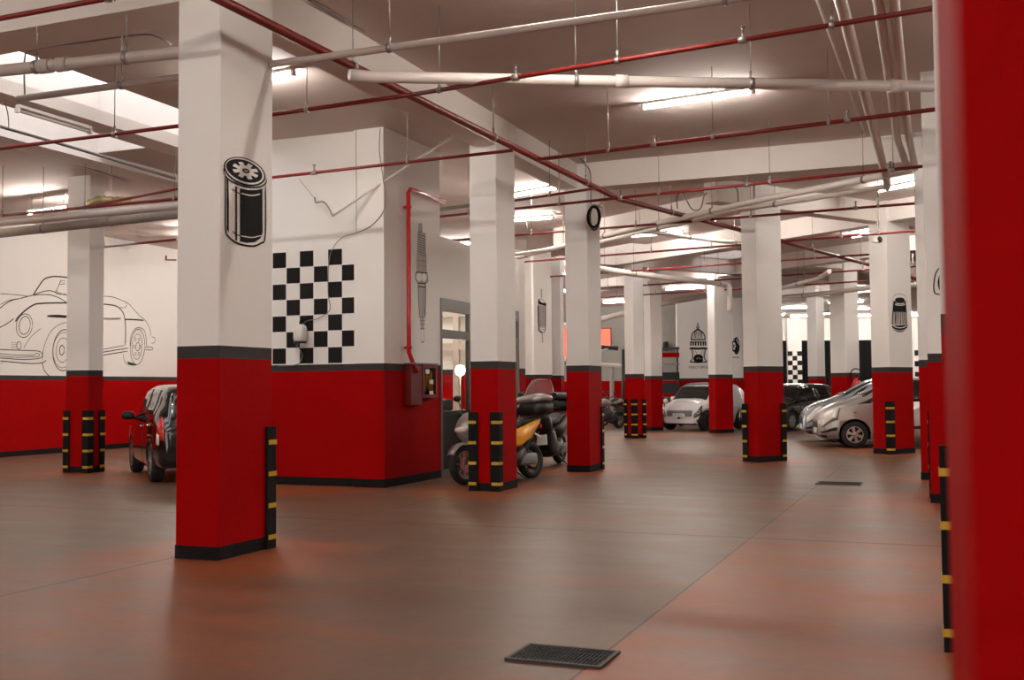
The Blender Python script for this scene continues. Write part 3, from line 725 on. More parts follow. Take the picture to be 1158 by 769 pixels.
def wire(name, label, pts, r=.007, mat_='cable', group=None):
    b = MB(); b.tube(smooth_path(pts, 5), r, 6); o = b.build(name, mat_); return tag(o, label, 'cable', group)
yy = 13.59
wire('cable', 'thin grey cable looping down the office wall to the lantern',
     [py_(430, 145, 13.5), py_(429, 170, 13.5), py_(433, 200, 13.52), py_(436, 225, 13.55), py_(433, 240, yy), py_(420, 255, yy), py_(404, 263, yy), py_(385, 270, yy - .0), py_(373, 290, 13.63), py_(371, 330, 13.63), py_(373, 350, 13.63), py_(360, 360, 13.63), py_(345, 364, 13.63), py_(338, 378, 13.63), py_(338, 392, 13.63), py_(342, 402, 13.63), py_(336, 412, 13.63), py_(315, 414, 13.63)], .006)
wire('cable', 'short cable dropping beside the chequered wall corner', [py_(403, 146, 13.6), py_(402.5, 165, 13.6), py_(403, 200, 13.6), py_(403, 262, 13.6)], .006)
t = thing('conduit', 'thin slanting conduit hanging off the office wall towards the ceiling', 'conduit')
b = MB(); b.tube([py_(376, 244, 13.2), pz(519, 149, ZC)], .018, 8); b.build('rod', 'whitepipe', t)
b = MB(); b.tube(smooth_path([py_(376, 244, 13.2), py_(371, 234, 13.3), py_(365, 228, 13.4), py_(357, 229, 13.55), py_(356, 223, 13.66)], 4), .012, 6); b.build('bracket', 'steel', t)
b = MB(); b.tube([py_(357, 226, 13.62), py_(338, 202, 12.6)], .004, 5); b.build('hanger_wire', 'steel', t)

# ------------------------------------------------------------------ pipes
def hangerset(t, pts, r, step=2.6, off=1.0, sprink=0, ztop=ZC, clampmat='steel', rod=.006):
    # distance along the run
    segs = []; L = 0
    for i in range(len(pts) - 1):
        a, b_ = Vector(pts[i]), Vector(pts[i + 1]); l = (b_ - a).length; segs.append((L, l, a, b_)); L += l
    def at(s):
        for s0, l, a, b_ in segs:
            if s <= s0 + l: return a + (b_ - a) * ((s - s0) / l), (b_ - a).normalized()
        return Vector(pts[-1]), (Vector(pts[-1]) - Vector(pts[-2])).normalized()
    s = off
    while s < L - 0.2:
        p, d = at(s); b = MB()
        b.tube([p + Vector((0, 0, r)), Vector((p.x, p.y, ztop))], rod, 6)
        b.tube([p - d * .02, p + d * .02], r + .010, 12)
        b.tube([p + Vector((0, 0, r)), p + Vector((0, 0, r + .07))], .014, 6)
        b.build('hanger', clampmat, t); s += step
    if sprink:
        s = off + step * .45
        while s < L - .2:
            p, d = at(s); b = MB()
            b.tube([p - d * .035, p + d * .035], r + .012, 10)
            b.tube([p, p + Vector((0, 0, r + .05))], .012, 8); b.tube([p + Vector((0, 0, r + .05)), p + Vector((0, 0, r + .085))], [.008, .018], 8)
            b.tube([p + Vector((0, 0, r + .085)), p + Vector((0, 0, r + .09))], .026, 10)
            b.build('sprinkler_head', 'steel', t); s += sprink
def pipe(name, label, cat, pts, r, mat_='redpipe', group=None, step=2.6, off=1.0, sprink=0, n=14, hang=True, clampmat='steel', couplings=()):
    t = thing(name, label, cat, (0, 0, 0), 0, group)
    b = MB(); b.tube(pts, r, n); b.build('pipe_run', mat_, t)
    if hang: hangerset(t, pts, r, step, off, sprink, clampmat=clampmat)
    for p, d in couplings:
        b = MB(); d = Vector(d).normalized(); p = Vector(p); b.tube([p - d * .06, p + d * .06], r * 1.22, n); b.build('coupling', mat_, t)
    return t
G = 'red sprinkler branch pipes'
ZP = 4.35
# main: from above the near column, bending near the third column, on to the far bay
m0 = pz(250, 0, 4.5); m1 = pz(700, 225, 4.42); m2 = pz(837, 260, 4.38); m3 = pz(985, 300, 4.36)
md = (m1 - m0).normalized(); me_ = (m3 - m1).normalized()
pipe('sprinkler_main', 'thick red sprinkler main running diagonally overhead from the large near column', 'pipe', [m0 - md * 9, m0, pz(550, 151, 4.46), m1, m2, m3, m3 + me_ * 6], .042, step=3.1, off=10.9, clampmat='steel')
def line_at(q0, q1, x0, x1, z=ZP):
    a, b_ = pz(*q0, z), pz(*q1, z); d = (b_ - a) / (b_.x - a.x); return [a + d * (x0 - a.x), a + d * (x1 - a.x)]
pipe('sprinkler_pipe', 'red branch pipe crossing nearest overhead, in front of the oil filter column at left top', 'pipe', line_at((0, 21), (112, 0), -14, 0.0, 4.45), .022, group=G, sprink=2.8, off=4.1)
pipe('sprinkler_pipe', 'red branch pipe crossing the whole ceiling just below the top right', 'pipe', line_at((466, 107), (1052, 10), -5.1, 0.0) , .022, group=G, sprink=2.2, off=.55, step=1.9)
pipe('sprinkler_pipe', 'red branch pipe left of the oil filter column below the skylight', 'pipe', [pz(-60, 174, ZP), pz(0, 168, ZP), pz(198, 143, ZP), pz(305, 130, ZP), pz(466, 107, ZP)], .022, group=G, sprink=3.2, off=2.6)
pipe('sprinkler_pipe', 'red branch pipe passing over the chequered wall', 'pipe', [(-12.5, 13.0, 4.28), pz(198, 214, 4.30), pz(305, 201, 4.32), pz(580, 170, ZP)], .02, group=G, sprink=3.0, off=3.6)
pipe('sprinkler_pipe', 'red branch pipe in front of the cross beam at right', 'pipe', line_at((612, 180), (1055, 124), -4.8, 0.05), .024, group=G, sprink=2.3, off=1.0, step=1.35)
pipe('sprinkler_pipe', 'red branch pipe just under the cross beam', 'pipe', line_at((497, 245), (997, 193), -7.9, 0.0, 4.33), .022, group=G, sprink=2.0, off=.6, step=1.7)
pipe('sprinkler_pipe', 'red branch stub over the scooters joining the main', 'pipe', [pz(582, 227, ZP), pz(673, 213, ZP)], .02, group=G, off=.7, step=3)
pipe('sprinkler_pipe', 'red branch pipe second beyond the cross beam', 'pipe', line_at((497, 273), (1035, 230), -9.0, 0.2, 4.33), .022, group=G, sprink=2.5, off=1.8, step=2.1)
pipe('sprinkler_pipe', 'red branch pipe third beyond the cross beam, from the hose column', 'pipe', line_at((582, 297), (1037, 261), -9.4, 1.5), .022, group=G, sprink=2.7, off=1.2, step=2.4)
pipe('sprinkler_pipe', 'red branch pipe fourth beyond the cross beam, under the far skylight', 'pipe', line_at((678, 309), (1037, 284), -9.6, 2), .022, group=G, sprink=2.9, off=1.6, step=2.7)
pipe('sprinkler_pipe', 'red branch pipe fifth beyond the cross beam, over the slim guarded column', 'pipe', line_at((678, 326), (982, 305), -10.3, 2.5, 4.38), .022, group=G, sprink=3.1, off=1.1, step=3.0)
pipe('sprinkler_pipe', 'farthest red branch pipe over the slim far columns', 'pipe', line_at((678, 336.5), (799, 329), -11.5, -2, 4.38), .022, group=G, sprink=3.3, off=1.7, step=3.1)
pipe('sprinkler_pipe', 'red pipe passing the leftmost column above the grey wrapped pipe', 'pipe', line_at((0, 244), (198, 225), -15.5, -9.6), .024, group=G, sprink=0, off=1.0, step=1.8)
pipe('sprinkler_pipe', 'short red pipe low in front of the painted car wall', 'pipe', [px_(115, 279.5, -14.3), px_(198, 271, -11.6)], .02, group=G, hang=False)
pipe('sprinkler_pipe', 'small red stub pipe on the painted car wall near the large column', 'pipe', [px_(188, 289, -18.9) , px_(188, 294, -18.9), px_(199, 294, -18.2)], .02, group=G, hang=False)
pipe('sprinkler_pipe', 'pinkish pipe right of the air filter column', 'pipe', [pz(1030, 314, 4.3), pz(1045, 320, 4.3)], .03, group=G, off=.3)
G2 = 'white and grey drain pipes'
ws = dict(mat_='whitepipe', group=G2)
pipe('water_pipe', 'pinkish white pipe just under the red one at far left', 'pipe', line_at((0, 252), (198, 233), -16.5, -9.6, 4.2), .06, hang=False, **dict(ws, mat_='shade_beige'))
pipe('wrapped_pipe', 'grey wrapped pipe crossing in front of the leftmost column', 'pipe', line_at((0, 264), (198, 242.5), -16.5, -9.6, 4.15), .075, mat_='greypipe', group=G2, step=1.6, off=.9)
bp0, bp1 = pz(0, 80, 4.4), pz(198, 60, 4.4); dv = (bp1 - bp0)
pipe('drain_pipe', 'fat grey drain pipe high at top left with steel clamps', 'pipe', [bp0 - dv, bp0, bp1 + dv * .05, bp1 + dv * .2], .055, step=.95, off=2.25, couplings=[(bp0 + dv * .27, dv), (bp0 + dv * .37, dv)], **dict(ws, mat_='shade_beige'))
pipe('drain_pipe', 'thinner pale pipe crossing from the left skylight to the top of the ceiling', 'pipe', [pz(20, 112, 4.35), pz(198, 88, 4.35), pz(306, 73, 4.35), pz(550, 39, 4.35), pz(820, 0, 4.35), pz(980, -24, 4.35)], .033, step=2.9, off=1.3, **dict(ws, mat_='shade_beige'))
pipe('drain_pipe', 'straight white pipe crossing under the bright ceiling lamp at right', 'pipe', [pz(395, 84, 4.4), pz(421, 87, 4.4), pz(695, 92, 4.4), pz(1055, 98, 4.4)], .055, step=1.75, off=2.2, couplings=[(pz(703, 92, 4.4), (1, .5, 0)), (pz(1012, 97.5, 4.4), (1, .5, 0))], **ws)
pipe('drain_pipe', 'thick pale pipe running away overhead at upper right, leftmost of the bunch', 'pipe', [(-.70, 5.5, 4.55), pz(951, 0, 4.52), pz(1003, 205, 4.42), pz(1003, 212, 4.38)], .055, hang=False, **ws)
pipe('drain_pipe', 'pale pipe running away overhead at upper right, middle of the bunch', 'pipe', [(-.42, 6, 4.6), pz(993, 0, 4.6), pz(1015, 158, 4.5), pz(1026, 190, 4.42)], .045, hang=False, **ws)
pipe('drain_pipe', 'pale pipe running away overhead beside the close red column', 'pipe', [(-.30, 6, 4.6), pz(1011, 0, 4.6), pz(1027, 150, 4.5), pz(1035, 190, 4.42)], .045, hang=False, **ws)
pipe('conduit_pipe', 'thin cable conduit on the ceiling left of the pipe bunch', 'pipe', [pz(924, 0, 5.15), pz(956, 89, 5.15), pz(978, 152, 5.15)], .015, hang=False, **ws)
pipe('drain_pipe', 'pale pipe slanting left behind the cross beam, upper of two', 'pipe', [pz(1033, 192, 4.42), pz(860, 226, 4.38), pz(677, 268, 4.32), pz(582, 292, 4.28)], .05, step=3, off=.8, **ws)
pipe('drain_pipe', 'pale pipe slanting left behind the cross beam, lower of two', 'pipe', [pz(1003, 211, 4.40), pz(838, 237, 4.36), pz(677, 274, 4.3), pz(582, 288, 4.26)], .04, step=2.8, off=1.9, **ws)
pipe('drain_pipe', 'pale pipe slanting right towards the guarded column in the far bay', 'pipe', [pz(690, 258, 4.6), pz(737, 263, 4.6), pz(842, 276, 4.6)], .045, step=1.5, off=.8, **ws)
pipe('drain_pipe', 'long white pipe sloping down to the far wall, ending in a drop', 'pipe', smooth_path([pz(640, 298, 4.3), pz(720, 310, 4.3), pz(799, 319, 4.3), pz(822, 323, 4.3), pz(825, 330, 4.05), pz(825, 352, 3.5)], 4), .075, step=4, off=3, **ws)
pipe('drain_pipe', 'pale pipe in the far bay right of the guarded column, slanting', 'pipe', [pz(880, 327, 4.1), pz(925, 315, 4.2), pz(938, 307, 4.3)], .06, step=2.5, off=1, **ws)
pipe('drain_pipe', 'pale double pipe crossing behind the extinguisher column', 'pipe', [pz(880, 337, 4.1), pz(940, 331, 4.1), pz(985, 325, 4.1), pz(1040, 322, 4.1)], .07, step=3, off=1, **ws)
pipe('drain_pipe', 'lowest thin pale pipe before the far chequered pier', 'pipe', [fpt(880, 350, 50), fpt(938, 352.5, 46)], .06, hang=False, **ws)
pipe('drain_pipe', 'pale pipe low in the far left bay behind the slim guarded column', 'pipe', [fpt(622, 331, 36), fpt(680, 326, 36), fpt(706, 325, 36)], .07, hang=False, **ws)
pipe('drain_pipe', 'pale sloping pipe in the dark far left corner', 'pipe', [fpt(676, 362, 38), fpt(706, 354, 38), fpt(760, 341, 38), fpt(802, 334, 38)], .10, hang=False, **ws)
pipe('drain_pipe', 'thin pale pipe above the scooters beyond the storefront', 'pipe', [pz(497, 237, 4.4), pz(533, 232, 4.4)], .03, hang=False, mat_='cable', group=G2)

# cable runs on the beams
wire('cable', 'double cable clipped along the beam above the near columns', [px_(349, 0, -5.62), px_(440, 50, -5.62), px_(490, 79, -5.62), px_(535, 106, -5.62), px_(560, 116, -5.55), px_(583, 131, -5.55), px_(640, 169, -5.6), px_(662, 183, -5.45)], .012)
wire('cable', 'cable rising to the hose coil on the third column', [py_(668, 232, 17.1), py_(668, 200, 17.1), py_(664, 188, 17.1), py_(655, 182, 17.1)], .011)
wire('cable', 'cable drooping down the second column top', [py_(551, 150, 13.5), py_(551, 125, 13.5), py_(545, 118, 13.5), py_(530, 112, 13.5)], .010)
wire('cable', 'black cable looping on the beam before the guarded column', [py_(766, 236, 19.4), py_(766, 222, 19.4), py_(772, 218, 19.4), py_(782, 236, 19.3), py_(792, 236, 19.3), py_(796, 222, 19.3), py_(800, 218, 19.3)], .012)
wire('cable', 'black cable pair beside the guarded column top', [py_(835, 228, 19.6), py_(834, 216, 19.6), py_(830, 210, 19.6)], .012)
wire('cable_tray', 'cable tray running along the beam right of the left skylight', [pz(0, 143, 4.86), pz(100, 172, 4.86), pz(198, 202, 4.86)], .022)
wire('cable', 'conduit looping over the fat drain pipe at top left', [pz(28, 108, 4.5), pz(28, 66, 4.9), pz(38, 56, 4.9), pz(100, 47, 5.1), pz(160, 39, 5.15), pz(178, 42, 5.15), pz(193, 50, 5.15)], .009)
wire('cable', 'thin line on the ceiling above the leftmost column', [pz(60, 178, 5.17), pz(100, 190, 5.17), pz(148, 206, 5.17)], .01)
wire('cable', 'cable hanging from the beam at the far left edge', [pz(5, 112, 4.85), pz(9, 130, 4.8), pz(10, 146, 4.85)], .007)

# coiled hose at the third column
t = thing('hose_coil', 'dark coiled hose hung at the top of the third column', 'hose coil', py_(672, 246, 17.02))
for i in range(4):
    b = MB(); pts = [((.085 + .006 * i) * math.cos(a) * (1.0) + .004 * i, -.02 * i, (.20 - .01 * i) * math.sin(a)) for a in [2 * PI * k / 24 for k in range(24)]]
    b.tube(pts, .024, 8, closed=True); b.build('hose_loop', 'rubber' if i != 2 else 'cable', t)
b = MB(); b.box(-.09, .12, .0, .135, .18, .22); b.build('bracket', 'steel', t)

# wrapped duct end beside leftmost column
t = thing('duct_bundle', 'yellowish foil wrapped duct bundle lying on pipes right of the leftmost column', 'duct', (0, 0, 0))
b = MB(); pts = smooth_path([pz(100, 231, 4.5), pz(112, 226, 4.55), pz(124, 226, 4.55), pz(135, 227, 4.55), pz(144, 227, 4.5)], 4)
b.tube(pts, [.04 + .035 * math.sin(i * 1.3) ** 2 for i in range(len(pts))], 12); b.build('wrap', 'ductwrap', t)

# ------------------------------------------------------------------ lamps
LG = 'fluorescent ceiling lamps'
def lamp(p, d, L=1.2, label='', drop=0.0, lit=True):
    p = Vector(p); a = math.atan2(d[1], d[0]); t = thing('ceiling_light', label, 'light', p, a, LG)
    b = MB(); b.box(-L / 2, L / 2, -.035, .035, -.04, -.002); b.build('housing', 'lampbody', t)
    b = MB(); b.tube([(-L / 2 + .04, 0, -.075), (L / 2 - .04, 0, -.075)], .019, 10); b.build('tube_lamp', 'tube' if lit else 'lampbody', t)
    for s in (-1, 1):
        b = MB(); b.box(s * L / 2 - .02, s * L / 2 + .02, -.03, .03, -.10, -.04); b.build('end_cap', 'lampbody', t)
    if drop > 0.02:
        for s in (-.4, .4): b = MB(); b.tube([(s * L, 0, 0), (s * L, 0, drop)], .005, 5); b.build('hanger', 'steel', t)
    return t
q0, q1 = pz(735, 119, ZC - .05), pz(843, 103, ZC - .05)
lamp(((q0 + q1) / 2 + Vector((0, 0, .05))), (q1 - q0), 1.5, 'lit tube lamp glowing on the ceiling right of centre, the nearest one')
for lab, q0, q1 in (('lit tube lamp half hidden behind the large near column', (270, 93), (306, 86)),
                    ('lit tube lamp between the second and the third column', (583, 220), (626, 212)),
                    ('lit tube lamp beside the pipe bunch at upper right', (1008, 212), (1038, 206)),
                    ('lit tube lamp above the aisle left of the guarded column', (812, 246), (838, 239)),
                    ('small lit lamp over the far aisle before the white car', (784, 299), (800, 296)),
                    ('lit lamp left of the security camera', (976, 265), (995, 262))):
    a, c = pz(*q0, ZC - .05), pz(*q1, ZC - .05)
    L = min(1.5, max(1.2, (c - a).length)); lamp((a + c) / 2 + Vector((0, 0, .05)), c - a, L, lab)
a, c = pz(36, 236.8, 4.95), pz(72, 231.5, 4.95); lamp((a + c) / 2, c - a, 1.2, 'lit tube lamp hanging left of the leftmost column', ZC - 4.95)
a, c = pz(20, 118, 4.88), pz(102, 143, 4.88); lamp((a + c) / 2, c - a, (c - a).length, 'unlit tube lamp fixed to the beam in the left skylight', 0, False)
# mostly unseen lamps added as fill light, all with the same look
FARL = tuple((q.x, q.y, 0) for q in (fpt(x, 440, d) for x, d in ((872, 56), (912, 57), (950, 55), (985, 57), (1020, 56), (1050, 57), (900, 51))))
for i, (x, y, a) in enumerate(((-3, 3.2, 0), (-2.8, 8.4, 0), (3, 7.5, 0), (4, 14.5, 0), (-17, 8, 0),  (-17.3, 12.6, 0), (-16.5, 21.2, 0), (-14.5, 22.5, 0), (-8.6, 22, 0), (-6.5, 25.5, 0), (4, 23, 0), (-11.8, 33.5, 0), (-3, -2.5, 0), (-9, 3, 0), (-9, -3, 0), (-15, 4, 0), (3.5, 4, 0), (4, 11, 0), (4, 19, 0), (-15.5, 20, 0), (-16, 25, 0),  (4, 27, 0), (3, 36, 0), (-3.0, 40, 0), (-9, 40, 0), (-14, 36, 0), (-4, 50, 0), (-13, 45, 0), (4, 50, 0), (-0.5, 31, 0), (9, 30, 0), (-11.5, 25, 0), (-4, 54.5, 0), (1.5, 55, 0), (6, 57, 0)) + FARL):
    lamp((x, y, ZC), (math.cos(a), math.sin(a)), 1.5, 'plain lit tube lamp added on the hall ceiling as fill light')
t = lamp((-8.4, 16.9, 3.72), (0, 1), 1.2, 'tube lamp lit inside the office behind the glass')

# ------------------------------------------------------------------ small fittings
t = thing('security_camera', 'small dark dome camera at the top left of the air filter column', 'camera', pn(994, 271, (-1.55, 23.0), E1))
b = MB(); b.tube([(0, 0, 0), (-.02, .1, .02), (-.02, .1, ZC - t.location.z)], .018, 8); b.build('arm', 'whitepipe', t)
b = MB(); b.lathe([(0, -.07), (.05, -.05), (.072, 0), (.05, .05), (0, .07)], n=16); b.build('dome', 'plastic', t)
b = MB(); b.lathe([(0, .14), (.06, .13), (.078, .02), (.07, .0)], n=16, c=(-.06, .0, -.06)); b.build('shroud', 'lampbody', t)

# fire extinguisher
t = thing('fire_extinguisher', 'red fire extinguisher with a round hose loop hung on the far column', 'fire extinguisher', (-2.33, 32.24, .78), -TH)
b = MB(); b.lathe([(0, 0), (.12, 0), (.135, .04), (.135, .66), (.10, .77), (.04, .82), (.04, .86), (0, .86)], n=20); b.build('cylinder', 'extred', t)
b = MB(); b.tube([(.19 * math.cos(a), -.02, .94 + .17 * math.sin(a)) for a in [2 * PI * k / 20 for k in range(20)]], .016, 8, closed=True); b.build('hose_loop', 'rubber', t)
b = MB(); b.tube([(0, 0, .84), (0, 0, .93), (.08, -.06, .95)], .028, 8); b.build('valve', 'darksteel', t)
b = MB(); b.box(.0, .09, -.142, -.134, .36, .60); b.build('label_plate', 'label', t)
b = MB(); b.box(-.11, -.03, -.142, -.130, .20, .29); b.build('label_plate', 'label', t)
b = MB(); b.box(-.19, -.13, -.04, .06, .3, .6); b.build('wall_bracket', 'darksteel', t)

# drain grates
def grate(label, p, w, d, rot=0):
    t = thing('drain_grate', label, 'drain grate', p, rot, 'floor drain grates')
    b = MB(); b.box(-w / 2, w / 2, -d / 2, -d / 2 + .02, 0, .014); b.box(-w / 2, w / 2, d / 2 - .02, d / 2, 0, .014); b.box(-w / 2, -w / 2 + .02, -d / 2 + .02, d / 2 - .02, 0, .014); b.box(w / 2 - .02, w / 2, -d / 2 + .02, d / 2 - .02, 0, .014); b.build('frame', 'rim_metal', t)
    b = MB(); n = 22
    b.box(-w / 2 + .02, w / 2 - .02, -d / 2 + .02, d / 2 - .02, 0, .006)
    for i in range(n):
        x = -w / 2 + .03 + (w - .06) * i / (n - 1); b.box(x - .006, x + .006, -d / 2 + .025, d / 2 - .025, .006, .012)
    for i in range(4):
        y = -d / 2 + .05 + (d - .1) * i / 3; b.box(-w / 2 + .025, w / 2 - .025, y - .006, y + .006, .006, .0115)
    b.build('grid', 'grate', t)
grate('dark iron drain grate on the floor at the bottom centre', (-1.88, 5.36, 0), .52, .35)
q = (pz(927, 547, 0) + pz(971, 547.5, 0)) / 2
grate('dark drain grate further up the aisle on the floor joint', (q.x, q.y, 0), .62, .42)

# ------------------------------------------------------------------ cars
def pchip(pts):
    xs = [p[0] for p in pts]; ys = [p[1] for p in pts]; n = len(xs)
    h = [xs[i + 1] - xs[i] for i in range(n - 1)]; dl = [(ys[i + 1] - ys[i]) / h[i] for i in range(n - 1)]
    m = [dl[0]] + [0 if dl[i - 1] * dl[i] <= 0 else 2 * dl[i - 1] * dl[i] / (dl[i - 1] + dl[i]) for i in range(1, n - 1)] + [dl[-1]]
    def f(x):
        if x <= xs[0]: return ys[0]
        if x >= xs[-1]: return ys[-1]
        i = max(j for j in range(n - 1) if xs[j] <= x); t = (x - xs[i]) / h[i]
        return (ys[i] * (1 + 2 * t) * (1 - t) ** 2 + m[i] * h[i] * t * (1 - t) ** 2 + ys[i + 1] * t * t * (3 - 2 * t) + m[i + 1] * h[i] * t * t * (t - 1))
    return f
class Car:
    def __init__(s, d):
        s.d = d; L = d['L']; s.x0, s.x1 = -L / 2, L / 2; s.W = d['W'] / 2
        s.top = pchip(d['top']); s.belt = pchip(d['belt']); s.sill = pchip(d['sill']); s.hw = pchip(d['hw']); s.rf = pchip(d['rf'])
    def ring(s, x):
        W = s.W * s.hw(x); zt = s.top(x); zs = s.sill(x); zb = min(s.belt(x), zt - .07); r = s.rf(x) * W
        zm = zs + (zb - zs) * .45; ze = max(zb + .02, zt - .055)
        P = [(.90 * W, zs), (.975 * W, zs + (zb - zs) * .14), (1.0 * W, zm), (.965 * W, zb), ((.965 * W * .45 + r * 1.03 * .55), zb + (ze - zb) * .52), (r, ze), (r * .62, zt - .008), (0, zt)]
        return P
    def S(s, x, t, side=1):
        """t in 0..7 from sill to roof centre"""
        P = s.ring(x); P = P + [(-P[6][0], P[6][1])]
        i = min(int(t), 6); f = t - i
        p0 = P[i - 1] if i > 0 else P[0]; p1, p2 = P[i], P[i + 1]; p3 = P[i + 2] if i + 2 < len(P) else P[-1]
        def cr(a, b, c, d): return .5 * (2 * b + (c - a) * f + (2 * a - 5 * b + 4 * c - d) * f * f + (3 * b - a - 3 * c + d) * f ** 3)
        return Vector((x, side * cr(p0[0], p1[0], p2[0], p3[0]), cr(p0[1], p1[1], p2[1], p3[1])))
    def SS(s, x, u):     # u in -7..7 across the roof, 0 = centre, +7 = left sill
        return s.S(x, 7 - abs(u), 1 if u >= 0 else -1)
    def patch(s, quad, nu=10, nv=6, off=.008, thick=.012, ss=False):
        """quad: 4 (x,t) corners; a thin solid shell lying on the body"""
        f = s.SS if ss else s.side
        b = MB(); pts = []
        for i in range(nu + 1):
            for j in range(nv + 1):
                u, v = i / nu, j / nv
                x = (quad[0][0] * (1 - u) + quad[1][0] * u) * (1 - v) + (quad[3][0] * (1 - u) + quad[2][0] * u) * v
                t = (quad[0][1] * (1 - u) + quad[1][1] * u) * (1 - v) + (quad[3][1] * (1 - u) + quad[2][1] * u) * v
                e = 1e-3; p = f(x, t); n = (f(x + e, t) - f(x - e, t)).cross(f(x, t + e) - f(x, t - e))
                n.normalize(); c = Vector((x, 0, .75)); 
                if n.dot(p - c) < 0: n = -n
                pts.append((p, n))
        k = (nu + 1) * (nv + 1); vs = [p + n * off for p, n in pts] + [p - n * thick for p, n in pts]; fs = []
        I = lambda i, j: i * (nv + 1) + j
        for i in range(nu):
            for j in range(nv):
                q = (I(i, j), I(i + 1, j), I(i + 1, j + 1), I(i, j + 1)); fs.append(q); fs.append(tuple(a + k for a in q[::-1]))
        for i in range(nu):
            fs.append((I(i, 0), I(i + 1, 0), I(i + 1, 0) + k, I(i, 0) + k)); fs.append((I(i, nv), I(i + 1, nv), I(i + 1, nv) + k, I(i, nv) + k))
        for j in range(nv):
            fs.append((I(0, j), I(0, j + 1), I(0, j + 1) + k, I(0, j) + k)); fs.append((I(nu, j), I(nu, j + 1), I(nu, j + 1) + k, I(nu, j) + k))
        b.add(vs, fs, 0, True); return b
    def side(s, x, t): return s.S(x, t, s.sd)

def wheel(t, x, y, r, w, style, side, rimmat):
    b = MB(); h = w / 2
    b.lathe([(r * .62, -h), (r * .66, -h), (r * .90, -h * 1.02), (r * .985, -h * .8), (r, -h * .4), (r, h * .4), (r * .985, h * .8), (r * .90, h * 1.02), (r * .66, h), (r * .62, h), (r * .60, h * .5), (0, h * .45)], 'y', (x, y, r), 36)
    b.lathe([(0, -h * .45), (r * .60, -h * .5), (r * .62, -h)], 'y', (x, y, r), 36)
    wo = b.build('wheel', 'tyre', t); s = side
    b = MB(); yo = y + s * h * .72
    b.lathe([(r * .56, s * (h * .95) ), (r * .64, s * h * 1.0), (r * .645, s * h * .93), (r * .56, s * h * .6)], 'y', (x, y, r), 36)
    n = style
    for k in range(n):
        a = 2 * PI * k / n + .3; ca, sa = math.cos(a), math.sin(a); pw = .16 if n <= 5 else .10
        vs = []
        for rr, ww in ((r * .10, pw * r * .8), (r * .60, pw * r * (1.25 if n <= 6 else 1))):
            for sg in (-1, 1):
                for dy in (0, .018):
                    vs.append((x + rr * ca - sg * ww * sa, yo + s * dy, r + rr * sa + sg * ww * ca))
        b.add(vs, [(0, 1, 3, 2), (4, 6, 7, 5), (0, 4, 5, 1), (2, 3, 7, 6), (0, 2, 6, 4), (1, 5, 7, 3)])
    b.lathe([(0, s * (h * .72 + .028)), (r * .13, s * (h * .72 + .026)), (r * .17, s * h * .72)], 'y', (x, y, r), 20)
    b.build('rim', rimmat, wo)
